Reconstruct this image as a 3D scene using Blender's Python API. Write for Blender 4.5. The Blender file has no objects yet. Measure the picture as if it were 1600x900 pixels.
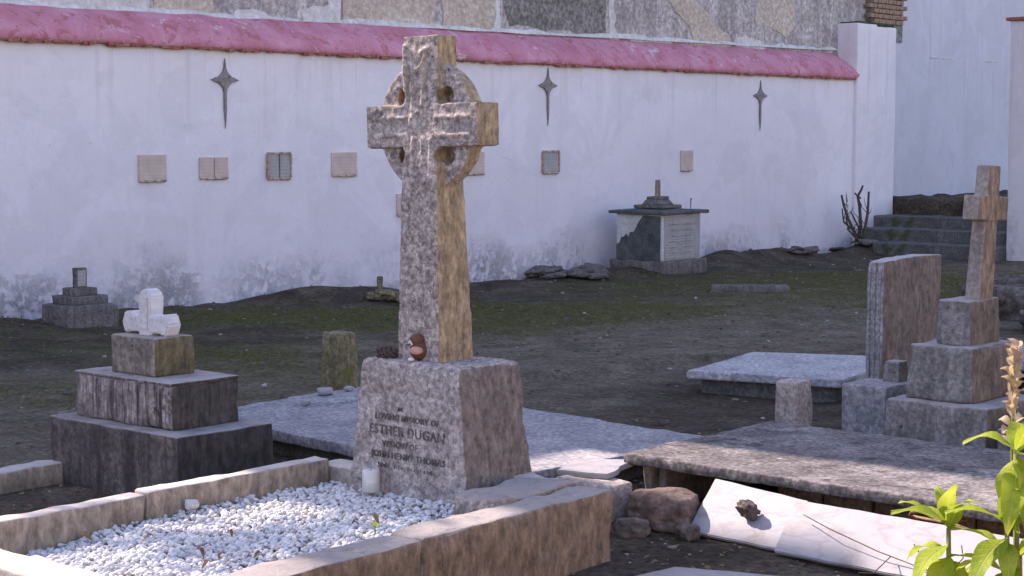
import bpy, bmesh, math, random
import numpy as np
from mathutils import Vector, Matrix, noise
R = math.radians
random.seed(7); rng = np.random.default_rng(7)
SC = bpy.context.scene; COL = SC.collection

# ------------------------------------------------------------------ camera, sky, sun, exposure
cam = bpy.data.cameras.new('camera'); cam.sensor_width = 36; cam.lens = 60.75; cam.clip_end = 600; cam.clip_start = .05
cam_o = bpy.data.objects.new('camera', cam); COL.objects.link(cam_o)
cam_o.location = (0, 0, 1.65); cam_o.rotation_euler = (R(90 - 4.87), 0, 0); SC.camera = cam_o
SUN_EL = R(42); SUN_H = Vector((-.79, .61, 0)).normalized()
SUN_DIR = Vector((SUN_H.x*math.cos(SUN_EL), SUN_H.y*math.cos(SUN_EL), math.sin(SUN_EL)))
W = bpy.data.worlds.new('World'); SC.world = W; W.use_nodes = True
wn = W.node_tree; bg = wn.nodes['Background']
sky = wn.nodes.new('ShaderNodeTexSky'); sky.sky_type = 'NISHITA'; sky.sun_disc = False
sky.sun_elevation = SUN_EL; sky.sun_rotation = math.atan2(SUN_H.x, SUN_H.y)
sky.air_density = 1.0; sky.dust_density = .9; sky.ozone_density = 1.0
wn.links.new(sky.outputs[0], bg.inputs[0]); bg.inputs[1].default_value = .13
sun = bpy.data.lights.new('sun', 'SUN'); sun.energy = 3.0; sun.angle = R(.53); sun.color = (1, .93, .82)
sun_o = bpy.data.objects.new('sun', sun); COL.objects.link(sun_o); sun_o.location = (-8, 8, 12)
sun_o.rotation_euler = (-SUN_DIR).to_track_quat('-Z', 'Y').to_euler()
vs = SC.view_settings; vs.view_transform = 'Standard'; vs.look = 'None'; vs.gamma = 1; vs.use_curve_mapping = False
vs.exposure = 1.62
vs.use_white_balance = True; vs.white_balance_temperature = 7150; vs.white_balance_tint = 27

# ------------------------------------------------------------------ material helpers
class NT:
    def __init__(s, name):
        s.m = bpy.data.materials.new(name); s.m.use_nodes = True; s.t = s.m.node_tree
        s.b = s.t.nodes['Principled BSDF']; s.out = s.t.nodes['Material Output']
        s.b.inputs['Specular IOR Level'].default_value = .25
        s.tc = s.t.nodes.new('ShaderNodeTexCoord')
    def n(s, typ, **kw):
        x = s.t.nodes.new(typ)
        for k, v in kw.items():
            if k in x.inputs.keys(): 
                if hasattr(v, 'is_output'): s.t.links.new(v, x.inputs[k])
                else: x.inputs[k].default_value = v
            else: setattr(x, k, v)
        return x
    def l(s, a, b): s.t.links.new(a, b)
    def coord(s, scale=(1, 1, 1), which='Object', off=(0, 0, 0)):
        mp = s.n('ShaderNodeMapping'); mp.inputs['Scale'].default_value = scale; mp.inputs['Location'].default_value = off
        s.l(s.tc.outputs[which], mp.inputs['Vector']); return mp.outputs[0]
    def noise(s, vec, scale, detail=6, rough=.6, dist=0.):
        x = s.n('ShaderNodeTexNoise'); s.l(vec, x.inputs['Vector'])
        x.inputs['Scale'].default_value = scale; x.inputs['Detail'].default_value = detail
        x.inputs['Roughness'].default_value = rough; x.inputs['Distortion'].default_value = dist
        return x.outputs['Fac']
    def vor(s, vec, scale, feature='F1'):
        x = s.n('ShaderNodeTexVoronoi', feature=feature); s.l(vec, x.inputs['Vector']); x.inputs['Scale'].default_value = scale
        return x.outputs['Distance']
    def ramp(s, fac, stops, interp='LINEAR'):
        x = s.n('ShaderNodeValToRGB'); e = x.color_ramp.elements; x.color_ramp.interpolation = interp
        while len(e) < len(stops): e.new(.5)
        for el, (p, c) in zip(e, stops):
            el.position = p; el.color = (c, c, c, 1) if isinstance(c, (int, float)) else (*c, 1)
        s.l(fac, x.inputs[0]); return x.outputs[0]
    def mix(s, fac, a, b, blend='MIX'):
        x = s.n('ShaderNodeMix', data_type='RGBA', blend_type=blend)
        for sock, v in ((x.inputs[0], fac), (x.inputs[6], a), (x.inputs[7], b)):
            if hasattr(v, 'is_output'): s.l(v, sock)
            else: sock.default_value = v if isinstance(v, (int, float)) else (*v, 1)
        return x.outputs[2]
    def math(s, op, a, b=0.):
        x = s.n('ShaderNodeMath', operation=op)
        for i, v in enumerate((a, b)):
            if hasattr(v, 'is_output'): s.l(v, x.inputs[i])
            else: x.inputs[i].default_value = v
        return x.outputs[0]
    def bump(s, h, strength, dist=.01):
        x = s.n('ShaderNodeBump'); x.inputs['Strength'].default_value = strength; x.inputs['Distance'].default_value = dist
        s.l(h, x.inputs['Height']); s.l(x.outputs[0], s.b.inputs['Normal']); return x
    def done(s, col, rough=.9):
        if hasattr(col, 'is_output'): s.l(col, s.b.inputs['Base Color'])
        else: s.b.inputs['Base Color'].default_value = (*col, 1)
        if hasattr(rough, 'is_output'): s.l(rough, s.b.inputs['Roughness'])
        else: s.b.inputs['Roughness'].default_value = rough
        return s.m

def stone(name, cols, scale=6, streak=0., streak_col=(.03, .03, .035), streak_scale=16, spots=(), grain=.35, bump=.5, bdist=.008, pit=60, side=None, top=None):
    """weathered stone: mottled base, vertical run-off streaks, lichen blotches, pitted relief"""
    t = NT(name); o = t.coord()
    n1 = t.noise(o, scale, 8, .65, .3)
    k = len(cols); c = t.ramp(n1, [(.32 + .36*i/(k-1), cols[i]) for i in range(k)])
    g = t.noise(o, pit*2., 4, .7)
    c = t.mix(grain*.8, c, t.ramp(g, [(.3, .2), (.5, .5), (.72, .95)]), 'OVERLAY')
    c = t.mix(grain, c, t.ramp(t.noise(o, pit*.75, 3, .6), [(.34, .1), (.5, .5), (.64, .98)]), 'OVERLAY')
    if streak:
        sv = t.noise(t.coord((streak_scale, streak_scale, streak_scale*.07)), 1, 5, .6)
        msk = t.math('MULTIPLY', t.ramp(sv, [(.42, 0.), (.62, 1.)]), t.ramp(t.noise(o, scale*.5, 3), [(.3, .3), (.6, 1.)]))
        c = t.mix(t.math('MULTIPLY', msk, streak), c, streak_col)
    for i, (sc_, ss, th, w) in enumerate(spots):
        m = t.ramp(t.noise(t.coord((1, 1, 1), off=(i*3.7+1, i*1.9, i*5.1)), ss, 6, .68, .2), [(th, 0.), (th + w, 1.)])
        c = t.mix(m, c, sc_)
    if top:                                                      # upward faces painted paler for sun and sky, with some lichen and dust
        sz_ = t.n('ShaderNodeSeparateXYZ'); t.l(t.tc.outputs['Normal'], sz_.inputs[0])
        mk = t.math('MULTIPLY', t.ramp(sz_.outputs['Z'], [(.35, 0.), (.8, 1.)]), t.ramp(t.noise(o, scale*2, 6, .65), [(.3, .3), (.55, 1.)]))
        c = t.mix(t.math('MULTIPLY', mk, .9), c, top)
    if side:                                                     # bounce warmth and shade painted onto +X faces, with lichen and moss tones
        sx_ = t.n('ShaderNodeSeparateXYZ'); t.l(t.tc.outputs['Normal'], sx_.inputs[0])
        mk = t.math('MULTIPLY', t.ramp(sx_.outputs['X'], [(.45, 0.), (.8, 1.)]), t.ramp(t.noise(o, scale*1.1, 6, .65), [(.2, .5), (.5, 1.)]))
        side_tint = t.ramp(t.noise(t.coord((1, 1, .45)), pit*.55, 6, .72), [(.33, tuple(v*.35 for v in side)), (.52, side), (.68, tuple(min(1, v*1.75) for v in side))])
        c = t.mix(t.math('MULTIPLY', mk, .88), c, side_tint)
    h = t.math('ADD', t.math('MULTIPLY', t.noise(o, pit, 5, .7), .7), t.math('MULTIPLY', t.noise(o, scale*2.5, 4, .6), .6))
    t.bump(h, bump, bdist)
    return t.done(c, .92)

M = {}
# main cross: rough granite-like concrete
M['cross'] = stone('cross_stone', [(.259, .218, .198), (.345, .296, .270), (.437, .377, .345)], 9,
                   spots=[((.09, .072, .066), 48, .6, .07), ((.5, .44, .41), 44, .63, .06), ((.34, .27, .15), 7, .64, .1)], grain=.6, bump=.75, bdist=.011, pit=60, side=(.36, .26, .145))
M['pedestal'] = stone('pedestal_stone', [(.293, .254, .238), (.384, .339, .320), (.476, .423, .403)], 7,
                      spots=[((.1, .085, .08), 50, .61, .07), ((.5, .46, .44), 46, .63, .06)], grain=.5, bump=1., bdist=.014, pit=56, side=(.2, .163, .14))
M['letter'] = stone('worn_letter', [(.085, .07, .065), (.2, .17, .16)], 60, grain=.4, bump=.4)
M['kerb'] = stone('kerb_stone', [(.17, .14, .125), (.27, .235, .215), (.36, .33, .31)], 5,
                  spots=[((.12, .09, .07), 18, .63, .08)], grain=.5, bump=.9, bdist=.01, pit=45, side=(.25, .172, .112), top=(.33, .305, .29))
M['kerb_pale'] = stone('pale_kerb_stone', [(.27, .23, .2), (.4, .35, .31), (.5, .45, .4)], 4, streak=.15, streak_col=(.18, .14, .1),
                       spots=[((.18, .15, .12), 14, .64, .08)], grain=.25, bump=.6, pit=40, side=(.33, .265, .2), top=(.58, .54, .5))  # near-white top has direct sun painted in
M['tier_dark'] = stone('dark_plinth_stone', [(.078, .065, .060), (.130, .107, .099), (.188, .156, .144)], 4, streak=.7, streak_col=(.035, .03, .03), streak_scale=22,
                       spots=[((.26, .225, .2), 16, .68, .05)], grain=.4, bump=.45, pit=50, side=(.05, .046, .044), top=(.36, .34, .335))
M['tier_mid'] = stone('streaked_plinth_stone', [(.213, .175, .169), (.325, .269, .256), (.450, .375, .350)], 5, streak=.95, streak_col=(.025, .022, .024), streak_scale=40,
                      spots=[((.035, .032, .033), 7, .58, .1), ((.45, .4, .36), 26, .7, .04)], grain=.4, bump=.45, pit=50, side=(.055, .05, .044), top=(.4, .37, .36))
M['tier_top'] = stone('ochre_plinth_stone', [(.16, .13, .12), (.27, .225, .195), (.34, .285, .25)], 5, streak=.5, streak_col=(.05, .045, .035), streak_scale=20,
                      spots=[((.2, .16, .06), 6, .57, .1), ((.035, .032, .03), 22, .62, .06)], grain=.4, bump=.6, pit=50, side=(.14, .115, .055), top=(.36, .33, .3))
M['wm'] = stone('white_painted_cross', [(.62, .6, .6), (.78, .77, .78)], 6, streak=.45, streak_col=(.42, .38, .36), streak_scale=40, spots=[((.4, .36, .33), 22, .62, .06)], grain=.15, bump=.5, pit=40)
M['grey_slab'] = stone('lichened_slab', [(.085, .078, .078), (.15, .14, .138), (.25, .235, .23)], 3.5,
                       spots=[((.045, .042, .043), 9, .53, .14), ((.4, .37, .35), 17, .62, .1), ((.04, .037, .038), 60, .62, .06)], grain=.55, bump=.9, pit=60)
M['slab_mid'] = stone('pale_ledger', [(.22, .22, .235), (.29, .285, .295), (.36, .35, .35)], 3,
                      spots=[((.12, .12, .125), 24, .62, .08), ((.45, .42, .4), 12, .66, .12), ((.1, .1, .1), 60, .65, .05)], grain=.4, bump=.9, pit=50)
M['slab_pale'] = stone('speckled_ledger', [(.3, .3, .315), (.4, .4, .41), (.48, .47, .475)], 4,
                      spots=[((.09, .09, .1), 46, .6, .06)], grain=.4, bump=.9, pit=50)
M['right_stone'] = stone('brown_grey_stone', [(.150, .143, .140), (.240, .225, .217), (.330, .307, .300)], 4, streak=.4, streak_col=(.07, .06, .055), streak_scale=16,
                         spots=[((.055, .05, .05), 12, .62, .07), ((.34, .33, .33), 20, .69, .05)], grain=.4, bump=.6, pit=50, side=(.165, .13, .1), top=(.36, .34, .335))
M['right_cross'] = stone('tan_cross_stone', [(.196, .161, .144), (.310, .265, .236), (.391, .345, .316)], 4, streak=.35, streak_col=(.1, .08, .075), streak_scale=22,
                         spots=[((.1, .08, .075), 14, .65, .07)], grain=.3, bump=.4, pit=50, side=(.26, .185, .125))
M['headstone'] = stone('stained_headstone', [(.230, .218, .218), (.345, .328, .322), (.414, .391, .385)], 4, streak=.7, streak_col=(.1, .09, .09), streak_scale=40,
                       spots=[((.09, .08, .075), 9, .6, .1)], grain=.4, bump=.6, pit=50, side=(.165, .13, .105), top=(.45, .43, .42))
M['moss_post'] = stone('mossy_post', [(.15, .12, .07), (.22, .18, .1), (.3, .26, .2)], 5, streak=.6, streak_col=(.05, .05, .02), streak_scale=30,
                       spots=[((.12, .13, .03), 6, .55, .1)], grain=.4, bump=.7, pit=45)
M['stub'] = stone('pinkish_stub_stone', [(.3, .25, .22), (.42, .36, .32), (.5, .44, .4)], 6, streak=.2, spots=[((.14, .11, .1), 16, .64, .06)], grain=.4, bump=.5)
M['back_stone'] = stone('mossy_grey_stone', [(.103, .095, .090), (.161, .147, .136), (.218, .201, .184)], 5, streak=.4, spots=[((.09, .1, .045), 6, .62, .1)], grain=.4, bump=.5)
M['slate'] = stone('dark_slate', [(.045, .054, .054), (.083, .093, .090), (.128, .135, .132)], 5, streak=.4, streak_col=(.15, .17, .17), streak_scale=12, grain=.3, bump=.25)
M['tomb_white'] = stone('limewash', [(.5, .49, .48), (.62, .61, .6)], 5, spots=[((.25, .24, .23), 14, .64, .06)], grain=.2, bump=.3)
M['inscribed'] = stone('worn_marble', [(.33, .31, .3), (.46, .44, .42)], 5, streak=.3, streak_col=(.2, .18, .18), streak_scale=18, spots=[((.2, .18, .17), 24, .62, .06)], grain=.15, bump=.4)
t = NT('veined_marble'); o = t.coord()
c = t.ramp(t.noise(o, 2.2, 6, .6), [(.3, (.32, .315, .33)), (.7, (.4, .39, .405))])
vn = t.vor(t.mix(.35, o, t.n('ShaderNodeTexNoise', Scale=3.).outputs['Color']), 3.2, 'DISTANCE_TO_EDGE')
c = t.mix(t.math('MULTIPLY', t.ramp(vn, [(0., 1.), (.05, 0.)]), .4), c, (.2, .2, .23))
c = t.mix(t.ramp(t.noise(o, 5, 7, .7, .5), [(.5, 0.), (.68, .6)]), c, (.2, .165, .13))
c = t.mix(t.ramp(t.noise(o, 30, 6, .7), [(.64, 0.), (.7, .5)]), c, (.22, .18, .15)); t.bump(t.noise(o, 26, 5), .25, .006); M['marble'] = t.done(c, .55)
M['rock'] = stone('brown_rock', [(.06, .05, .044), (.12, .098, .085), (.2, .17, .15)], 7, spots=[((.05, .045, .04), 16, .62, .08)], grain=.4, bump=.8, pit=30)
M['boulder'] = stone('reddish_boulder', [(.085, .06, .05), (.16, .115, .095), (.24, .185, .16)], 6, spots=[((.07, .05, .045), 14, .6, .1)], grain=.4, bump=.8, pit=26)
M['brown_panel'] = stone('brown_panel', [(.12, .1, .085), (.2, .17, .145), (.27, .235, .2)], 3, streak=.3, streak_scale=14, grain=.25, bump=.25)
M['brick'] = stone('brick', [(.2, .115, .075), (.3, .19, .13), (.36, .26, .19)], 9, spots=[((.12, .09, .07), 20, .62, .08)], grain=.4, bump=.6)
M['step'] = stone('step_stone', [(.075, .073, .068), (.125, .12, .112), (.18, .173, .165)], 4, streak=.3, spots=[((.06, .075, .03), 3.5, .55, .12)], grain=.4, bump=.5)
M['moss'] = stone('moss', [(.03, .033, .018), (.055, .058, .028), (.08, .08, .045)], 8, spots=[((.05, .045, .04), 9, .62, .1)], grain=.5, bump=1., pit=40)
M['iron'] = stone('weathered_iron', [(.17, .15, .145), (.24, .215, .21), (.29, .265, .26)], 14, spots=[((.05, .04, .035), 20, .6, .1)], grain=.3, bump=.4)
M['plaque'] = stone('pale_stone_plaque', [(.43, .37, .33), (.54, .47, .42), (.6, .53, .48)], 7, streak=.15, streak_col=(.3, .24, .2), grain=.12, bump=.3)
def lined(name, base, ink):
    t = NT(name); o = t.coord(); c = t.ramp(t.noise(o, 7, 6), [(.35, tuple(v*.85 for v in base)), (.65, tuple(v*1.06 for v in base))])
    w = t.n('ShaderNodeTexWave', wave_type='BANDS', bands_direction='Z'); t.l(o, w.inputs[0]); w.inputs['Scale'].default_value = 9.; w.inputs['Distortion'].default_value = .4
    m = t.math('MULTIPLY', t.ramp(w.outputs['Fac'], [(.55, 0.), (.75, 1.)]), t.ramp(t.noise(t.coord((1, 70, 6)), 1, 4, .7), [(.45, 0.), (.6, .45)]))
    c = t.mix(m, c, ink); c = t.mix(t.ramp(t.noise(o, 16, 6, .7), [(.58, 0.), (.7, .4)]), c, tuple(v*.6 for v in base)); t.bump(t.noise(o, 40, 5), .3, .005); return t.done(c, .85)
M['plaque'] = lined('lettered_plaque', (.60, .485, .42), (.42, .33, .28)); M['inscribed'] = lined('lettered_marble', (.42, .4, .385), (.17, .14, .13))
M['plaque_dim'] = stone('worn_writing', [(.2, .18, .175), (.3, .275, .265), (.42, .4, .38)], 24, grain=.4, bump=.3)
M['plaque_frame'] = stone('plaque_edge', [(.22, .16, .12), (.38, .29, .22), (.55, .48, .42)], 16, grain=.3, bump=.4)
M['twig'] = stone('twig_bark', [(.06, .045, .04), (.11, .085, .07)], 30, grain=.4, bump=.4)
M['rust'] = stone('rusty_wire', [(.2, .11, .06), (.36, .24, .15)], 40, grain=.3, bump=.3)
M['building_grey'] = stone('weathered_render', [(.3, .26, .25), (.44, .39, .375), (.54, .49, .47)], 2.2, streak=.5, streak_col=(.16, .14, .14), streak_scale=7,
                           spots=[((.2, .18, .175), 5, .6, .08), ((.6, .57, .56), 3.5, .66, .05)], grain=.4, bump=.7, bdist=.015, pit=22)
M['building_beige'] = stone('beige_render', [(.42, .345, .28), (.52, .44, .36), (.6, .53, .46)], 2.5, streak=.5, streak_col=(.3, .25, .22), spots=[((.36, .31, .28), 6, .58, .12)], grain=.25, bump=.3, pit=25)
M['building_white'] = stone('flaking_white', [(.5, .47, .46), (.6, .575, .565), (.7, .68, .67)], 3, streak=.4, streak_col=(.4, .36, .34), spots=[((.38, .35, .335), 8, .6, .08)], grain=.2, bump=.25, pit=20)
M['cement'] = stone('bare_cement', [(.13, .12, .11), (.2, .185, .17), (.27, .25, .235)], 4, spots=[((.1, .09, .085), 10, .6, .1)], grain=.5, bump=.9, bdist=.015, pit=24)
M['ochre'] = stone('ochre_render', [(.55, .4, .24), (.62, .47, .3), (.66, .52, .36)], 2, grain=.2, bump=.3)
M['trim_red'] = stone('red_clay', [(.2, .07, .05), (.33, .13, .1), (.4, .2, .16)], 12, grain=.3, bump=.5)

ZB = -.03
def wall_material(name, base, tint=(.7, .7, .72), lowz=.55):
    t = NT(name); o = t.coord()
    c = t.ramp(t.noise(o, .8, 6, .6), [(.35, base), (.62, tuple(v*1.06 for v in base))])
    c = t.mix(t.ramp(t.noise(t.coord((5, 5, .5)), 1, 5, .6), [(.55, 0.), (.8, .22)]), c, tuple(v*.72 for v in base))
    # coats of limewash with ragged overlaps, scuffs, hairline cracks, rain runs below the coping
    c = t.mix(t.ramp(t.noise(o, .9, 8, .62, .8), [(.5, 0.), (.53, .3)]), c, tuple(v*.86 for v in base))
    c = t.mix(t.ramp(t.noise(o, 2.1, 8, .68, .6), [(.57, 0.), (.61, .4)]), c, (base[0]*1.1, base[1]*1.1, base[2]*1.1))
    c = t.mix(t.ramp(t.noise(o, 1.6, 5, .65, .6), [(.56, 0.), (.78, .4)]), c, (base[0]*.74, base[1]*.73, base[2]*.78))
    crk = t.vor(t.coord((1, .8, 1.3)), 1.1, 'DISTANCE_TO_EDGE')
    crm = t.math('MULTIPLY', t.ramp(crk, [(.0, 1.), (.006, 0.)]), t.ramp(t.noise(o, 1.1, 3), [(.66, 0.), (.74, 1.)]))
    c = t.mix(t.math('MULTIPLY', crm, .2), c, (.25, .23, .23))
    sp0 = t.n('ShaderNodeSeparateXYZ'); t.l(o, sp0.inputs[0])
    run = t.math('MULTIPLY', t.ramp(t.noise(t.coord((9, 9, .25)), 1, 5, .65), [(.55, 0.), (.72, 1.)]), t.ramp(t.math('MULTIPLY', sp0.outputs['Z'], .3), [(.55, 0.), (.9, .5)]))
    c = t.mix(run, c, (base[0]*.72, base[1]*.66, base[2]*.62))
    c = t.mix(t.ramp(t.noise(o, 26, 5, .6), [(.68, 0.), (.72, .5)]), c, (.3, .28, .28))
    # damp, flaking foot of the wall: stains with ragged upper limit
    sep = t.n('ShaderNodeSeparateXYZ'); t.l(o, sep.inputs[0])
    hgt = t.math('SUBTRACT', sep.outputs['Z'], t.math('MULTIPLY', t.noise(o, 1.3, 5, .6), 1.1))
    low = t.ramp(t.math('SUBTRACT', hgt, -.12 + ZB), [(.0, 1.), (lowz, 0.)])
    low = t.math('MULTIPLY', low, t.ramp(t.noise(t.coord((1, 1, .6), off=(4, 1, 2)), .75, 6, .65, .5), [(.4, .08), (.58, 1.)]))
    spk = t.ramp(t.math('ADD', t.math('MULTIPLY', t.noise(o, 11, 8, .75), .6), t.math('MULTIPLY', t.noise(o, 3.2, 5, .7), .4)), [(.47, 0.), (.55, 1.)])
    c = t.mix(t.math('MULTIPLY', t.math('MULTIPLY', low, spk), .62), c, (.16, .14, .13))
    c = t.mix(t.math('MULTIPLY', low, t.ramp(t.noise(o, 2.4, 4), [(.45, 0.), (.65, .5)])), c, (.36, .35, .37))
    h = t.math('ADD', t.math('MULTIPLY', t.noise(o, 3, 5, .55), 1.), t.math('ADD', t.math('MULTIPLY', t.math('MULTIPLY', spk, low), -.6), t.math('MULTIPLY', t.noise(o, 40, 3), .12)))
    h = t.math('ADD', h, t.math('MULTIPLY', crm, -.25))
    t.bump(h, .7, .03)
    return t.done(c, .95)
M['wall'] = wall_material('whitewashed_plaster', (.735, .69, .725))
M['wall_blue'] = wall_material('blue_white_plaster', (.55, .545, .60), lowz=.3)

t = NT('pink_coping'); o = t.coord()
c = t.ramp(t.noise(o, 2.6, 8, .7, .5), [(.3, (.46, .15, .19)), (.5, (.57, .23, .3)), (.7, (.64, .33, .41))])
c = t.mix(t.ramp(t.noise(o, 6, 8, .72, .4), [(.55, 0.), (.6, .75)]), c, (.42, .13, .13))
c = t.mix(t.ramp(t.noise(t.coord((1, 1, 1), off=(3, 7, 1)), 4, 8, .72, .9), [(.6, 0.), (.64, .8)]), c, (.66, .56, .6))
c = t.mix(t.ramp(t.noise(t.coord((1, 1, 1), off=(9, 2, 1)), 17, 6, .7), [(.64, 0.), (.68, .8)]), c, (.24, .12, .1))
jn = t.n('ShaderNodeTexWave', wave_type='BANDS', bands_direction='Y'); t.l(o, jn.inputs[0]); jn.inputs['Scale'].default_value = .62; jn.inputs['Distortion'].default_value = .6; jn.inputs['Detail Scale'].default_value = 3
jm = t.ramp(jn.outputs['Fac'], [(.0, 1.), (.006, 0.)]); c = t.mix(t.math('MULTIPLY', jm, .12), c, (.25, .1, .1))
t.bump(t.math('ADD', t.noise(o, 9, 8, .7), t.math('MULTIPLY', jm, -.1)), .6, .02); M['coping'] = t.done(c, .9)

t = NT('pebble'); a = t.n('ShaderNodeAttribute', attribute_name='tone')
c = t.ramp(a.outputs['Fac'], [(0., (.22, .2, .19)), (.1, (.5, .47, .44)), (.3, (.58, .57, .56)), (1., (.7, .7, .7))])
c = t.mix(.15, c, t.ramp(t.noise(t.coord(), 90, 4), [(.3, .2), (.7, .8)]), 'OVERLAY')
t.bump(t.noise(t.coord(), 120, 4), .25, .003); M['pebble'] = t.done(c, .6)

t = NT('soil'); o = t.coord(); am = t.n('ShaderNodeAttribute', attribute_name='moss'); ap = t.n('ShaderNodeAttribute', attribute_name='path')
dark = t.ramp(t.noise(o, 2.2, 9, .7, .4), [(.3, (.05, .039, .027)), (.5, (.105, .083, .06)), (.7, (.2, .163, .122))])
pale = t.ramp(t.noise(o, 3.1, 9, .7, .4), [(.3, (.125, .1, .072)), (.5, (.225, .185, .138)), (.7, (.33, .28, .215))])
c = t.mix(t.ramp(t.math('ADD', ap.outputs['Fac'], t.math('MULTIPLY', t.math('SUBTRACT', t.noise(o, 1.3, 8, .68), .5), 1.6)), [(.35, 0.), (.7, 1.)]), dark, pale)
mm = t.ramp(t.math('ADD', am.outputs['Fac'], t.math('MULTIPLY', t.math('SUBTRACT', t.noise(o, 2.6, 9, .72, .5), .5), 1.9)), [(.34, 0.), (.72, 1.)])
c = t.mix(t.math('MULTIPLY', mm, .8), c, t.ramp(t.noise(o, 11, 7, .72), [(.33, (.05, .05, .018)), (.5, (.115, .115, .035)), (.66, (.2, .195, .06))]))
c = t.mix(.8, c, t.ramp(t.noise(o, 26, 6, .72), [(.32, .12), (.5, .5), (.68, .9)]), 'OVERLAY')
h = t.math('ADD', t.noise(o, 8, 9, .74), t.math('MULTIPLY', t.noise(o, 45, 6, .7), .45))
t.bump(h, 1., .08); M['soil'] = t.done(c, .97)

def leaf_material(name, cols, trans=.5):
    t = NT(name); o = t.coord(); oi = t.n('ShaderNodeObjectInfo')
    c = t.ramp(t.math('ADD', t.math('MULTIPLY', t.noise(o, 18, 4), .5), t.math('MULTIPLY', oi.outputs['Random'], .5)), [(.25, cols[0]), (.75, cols[1])])
    t.done(c, .55); tr = t.n('ShaderNodeBsdfTranslucent'); t.l(c, tr.inputs[0])
    mx = t.n('ShaderNodeMixShader'); mx.inputs[0].default_value = trans
    t.l(t.b.outputs[0], mx.inputs[1]); t.l(tr.outputs[0], mx.inputs[2]); t.l(mx.outputs[0], t.out.inputs[0])
    t.bump(t.noise(o, 60, 3), .3, .003); return t.m
def sage(name, cols, trans):
    t = NT(name); o = t.coord(); oi = t.n('ShaderNodeObjectInfo'); sp_ = t.n('ShaderNodeSeparateXYZ'); t.l(o, sp_.inputs[0]); ay = t.math('ABSOLUTE', sp_.outputs['Y'])
    c = t.ramp(t.math('ADD', t.math('MULTIPLY', t.noise(o, 26, 6, .65), .7), t.math('MULTIPLY', oi.outputs['Random'], .3)), [(.25, cols[0]), (.55, cols[1]), (.8, cols[2])])
    ph = t.math('MULTIPLY', t.math('SUBTRACT', sp_.outputs['X'], t.math('MULTIPLY', ay, .9)), 520.); vn = t.math('SINE', ph)
    side_ = t.ramp(vn, [(.86, 0.), (.97, 1.)]); mid = t.ramp(t.math('MULTIPLY', ay, 100.), [(.06, 1.), (.14, 0.)]); v = t.math('MAXIMUM', t.math('MULTIPLY', side_, .5), mid)
    c = t.mix(t.math('MULTIPLY', v, .6), c, (.6, .62, .22)); c = t.mix(t.ramp(t.noise(o, 60, 5, .7), [(.63, 0.), (.7, .6)]), c, (.22, .18, .05))
    t.done(c, .6); tr = t.n('ShaderNodeBsdfTranslucent'); t.l(c, tr.inputs[0]); mx = t.n('ShaderNodeMixShader'); mx.inputs[0].default_value = trans
    t.l(t.b.outputs[0], mx.inputs[1]); t.l(tr.outputs[0], mx.inputs[2]); t.l(mx.outputs[0], t.out.inputs[0])
    t.bump(t.math('ADD', t.math('MULTIPLY', v, -1.), t.math('MULTIPLY', t.noise(o, 140, 4), .8)), .8, .002); return t.m
M['leaf'] = sage('sage_leaf', ((.22, .33, .025), (.38, .48, .04), (.52, .56, .08)), .45)
M['leaf_plain'] = leaf_material('sage_leaf', ((.36, .44, .03), (.55, .58, .07)))
M['grass'] = leaf_material('grass_blade', ((.075, .085, .025), (.18, .18, .055)), .3)
M['dry'] = leaf_material('dry_leaf', ((.14, .08, .04), (.3, .2, .1)), .2)
M['stem'] = stone('green_stem', [(.14, .16, .05), (.24, .25, .09)], 20, grain=.1, bump=.1)
M['flower'] = leaf_material('faded_flower', ((.5, .36, .32), (.62, .52, .3)), .4)
t = NT('wax'); t.b.inputs['Subsurface Weight'].default_value = .3; t.b.inputs['Subsurface Radius'].default_value = (.02, .015, .01); M['wax'] = t.done((.82, .8, .75), .5)
t = NT('clear_glass'); t.done((.9, .9, .9), .05); tr_ = t.n('ShaderNodeBsdfTransparent'); mx_ = t.n('ShaderNodeMixShader'); mx_.inputs[0].default_value = .09
gl_ = t.n('ShaderNodeBsdfGlossy', Roughness=.05); t.l(tr_.outputs[0], mx_.inputs[1]); t.l(gl_.outputs[0], mx_.inputs[2]); t.l(mx_.outputs[0], t.out.inputs[0]); M['glass'] = t.m
def plain(name, c, r=.6):
    t = NT(name); cc = t.ramp(t.noise(t.coord(), 60, 4), [(.3, tuple(v*.7 for v in c)), (.7, tuple(min(1, v*1.15) for v in c))]); t.bump(t.noise(t.coord(), 90, 3), .2, .003); return t.done(cc, r)
M['bird_brown'] = plain('painted_brown', (.16, .07, .05)); M['bird_white'] = plain('painted_white', (.8, .78, .76)); M['bird_pink'] = plain('painted_pink', (.62, .34, .27))
M['bark'] = plain('cone_brown', (.12, .085, .075), .9)

# ------------------------------------------------------------------ object helpers
def link(name, me, mat, parent=None, loc=(0, 0, 0), rz=0, smooth=True):
    o = bpy.data.objects.new(name, me); COL.objects.link(o); o.location = loc
    o.rotation_euler = (0, 0, rz) if isinstance(rz, (int, float)) else rz
    if parent: o.parent = parent
    if mat and not me.materials: me.materials.append(M[mat])
    if smooth: me.polygons.foreach_set('use_smooth', [True]*len(me.polygons))
    return o
def tag(o, label, cat, group=None):
    o['label'] = label; o['category'] = cat
    if group: o['group'] = group
    return o
def kind(o, k): o['kind'] = k; return o
def empty(name, loc, rz=0):
    o = bpy.data.objects.new(name, None); COL.objects.link(o); o.location = loc; o.empty_display_size = .1
    o.rotation_euler = (0, 0, rz) if isinstance(rz, (int, float)) else rz; return o
def nz(p, f, s=0.): return noise.noise(Vector((p[0]*f + s*7.31, p[1]*f - s*3.17, p[2]*f + s*1.93)))

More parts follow.
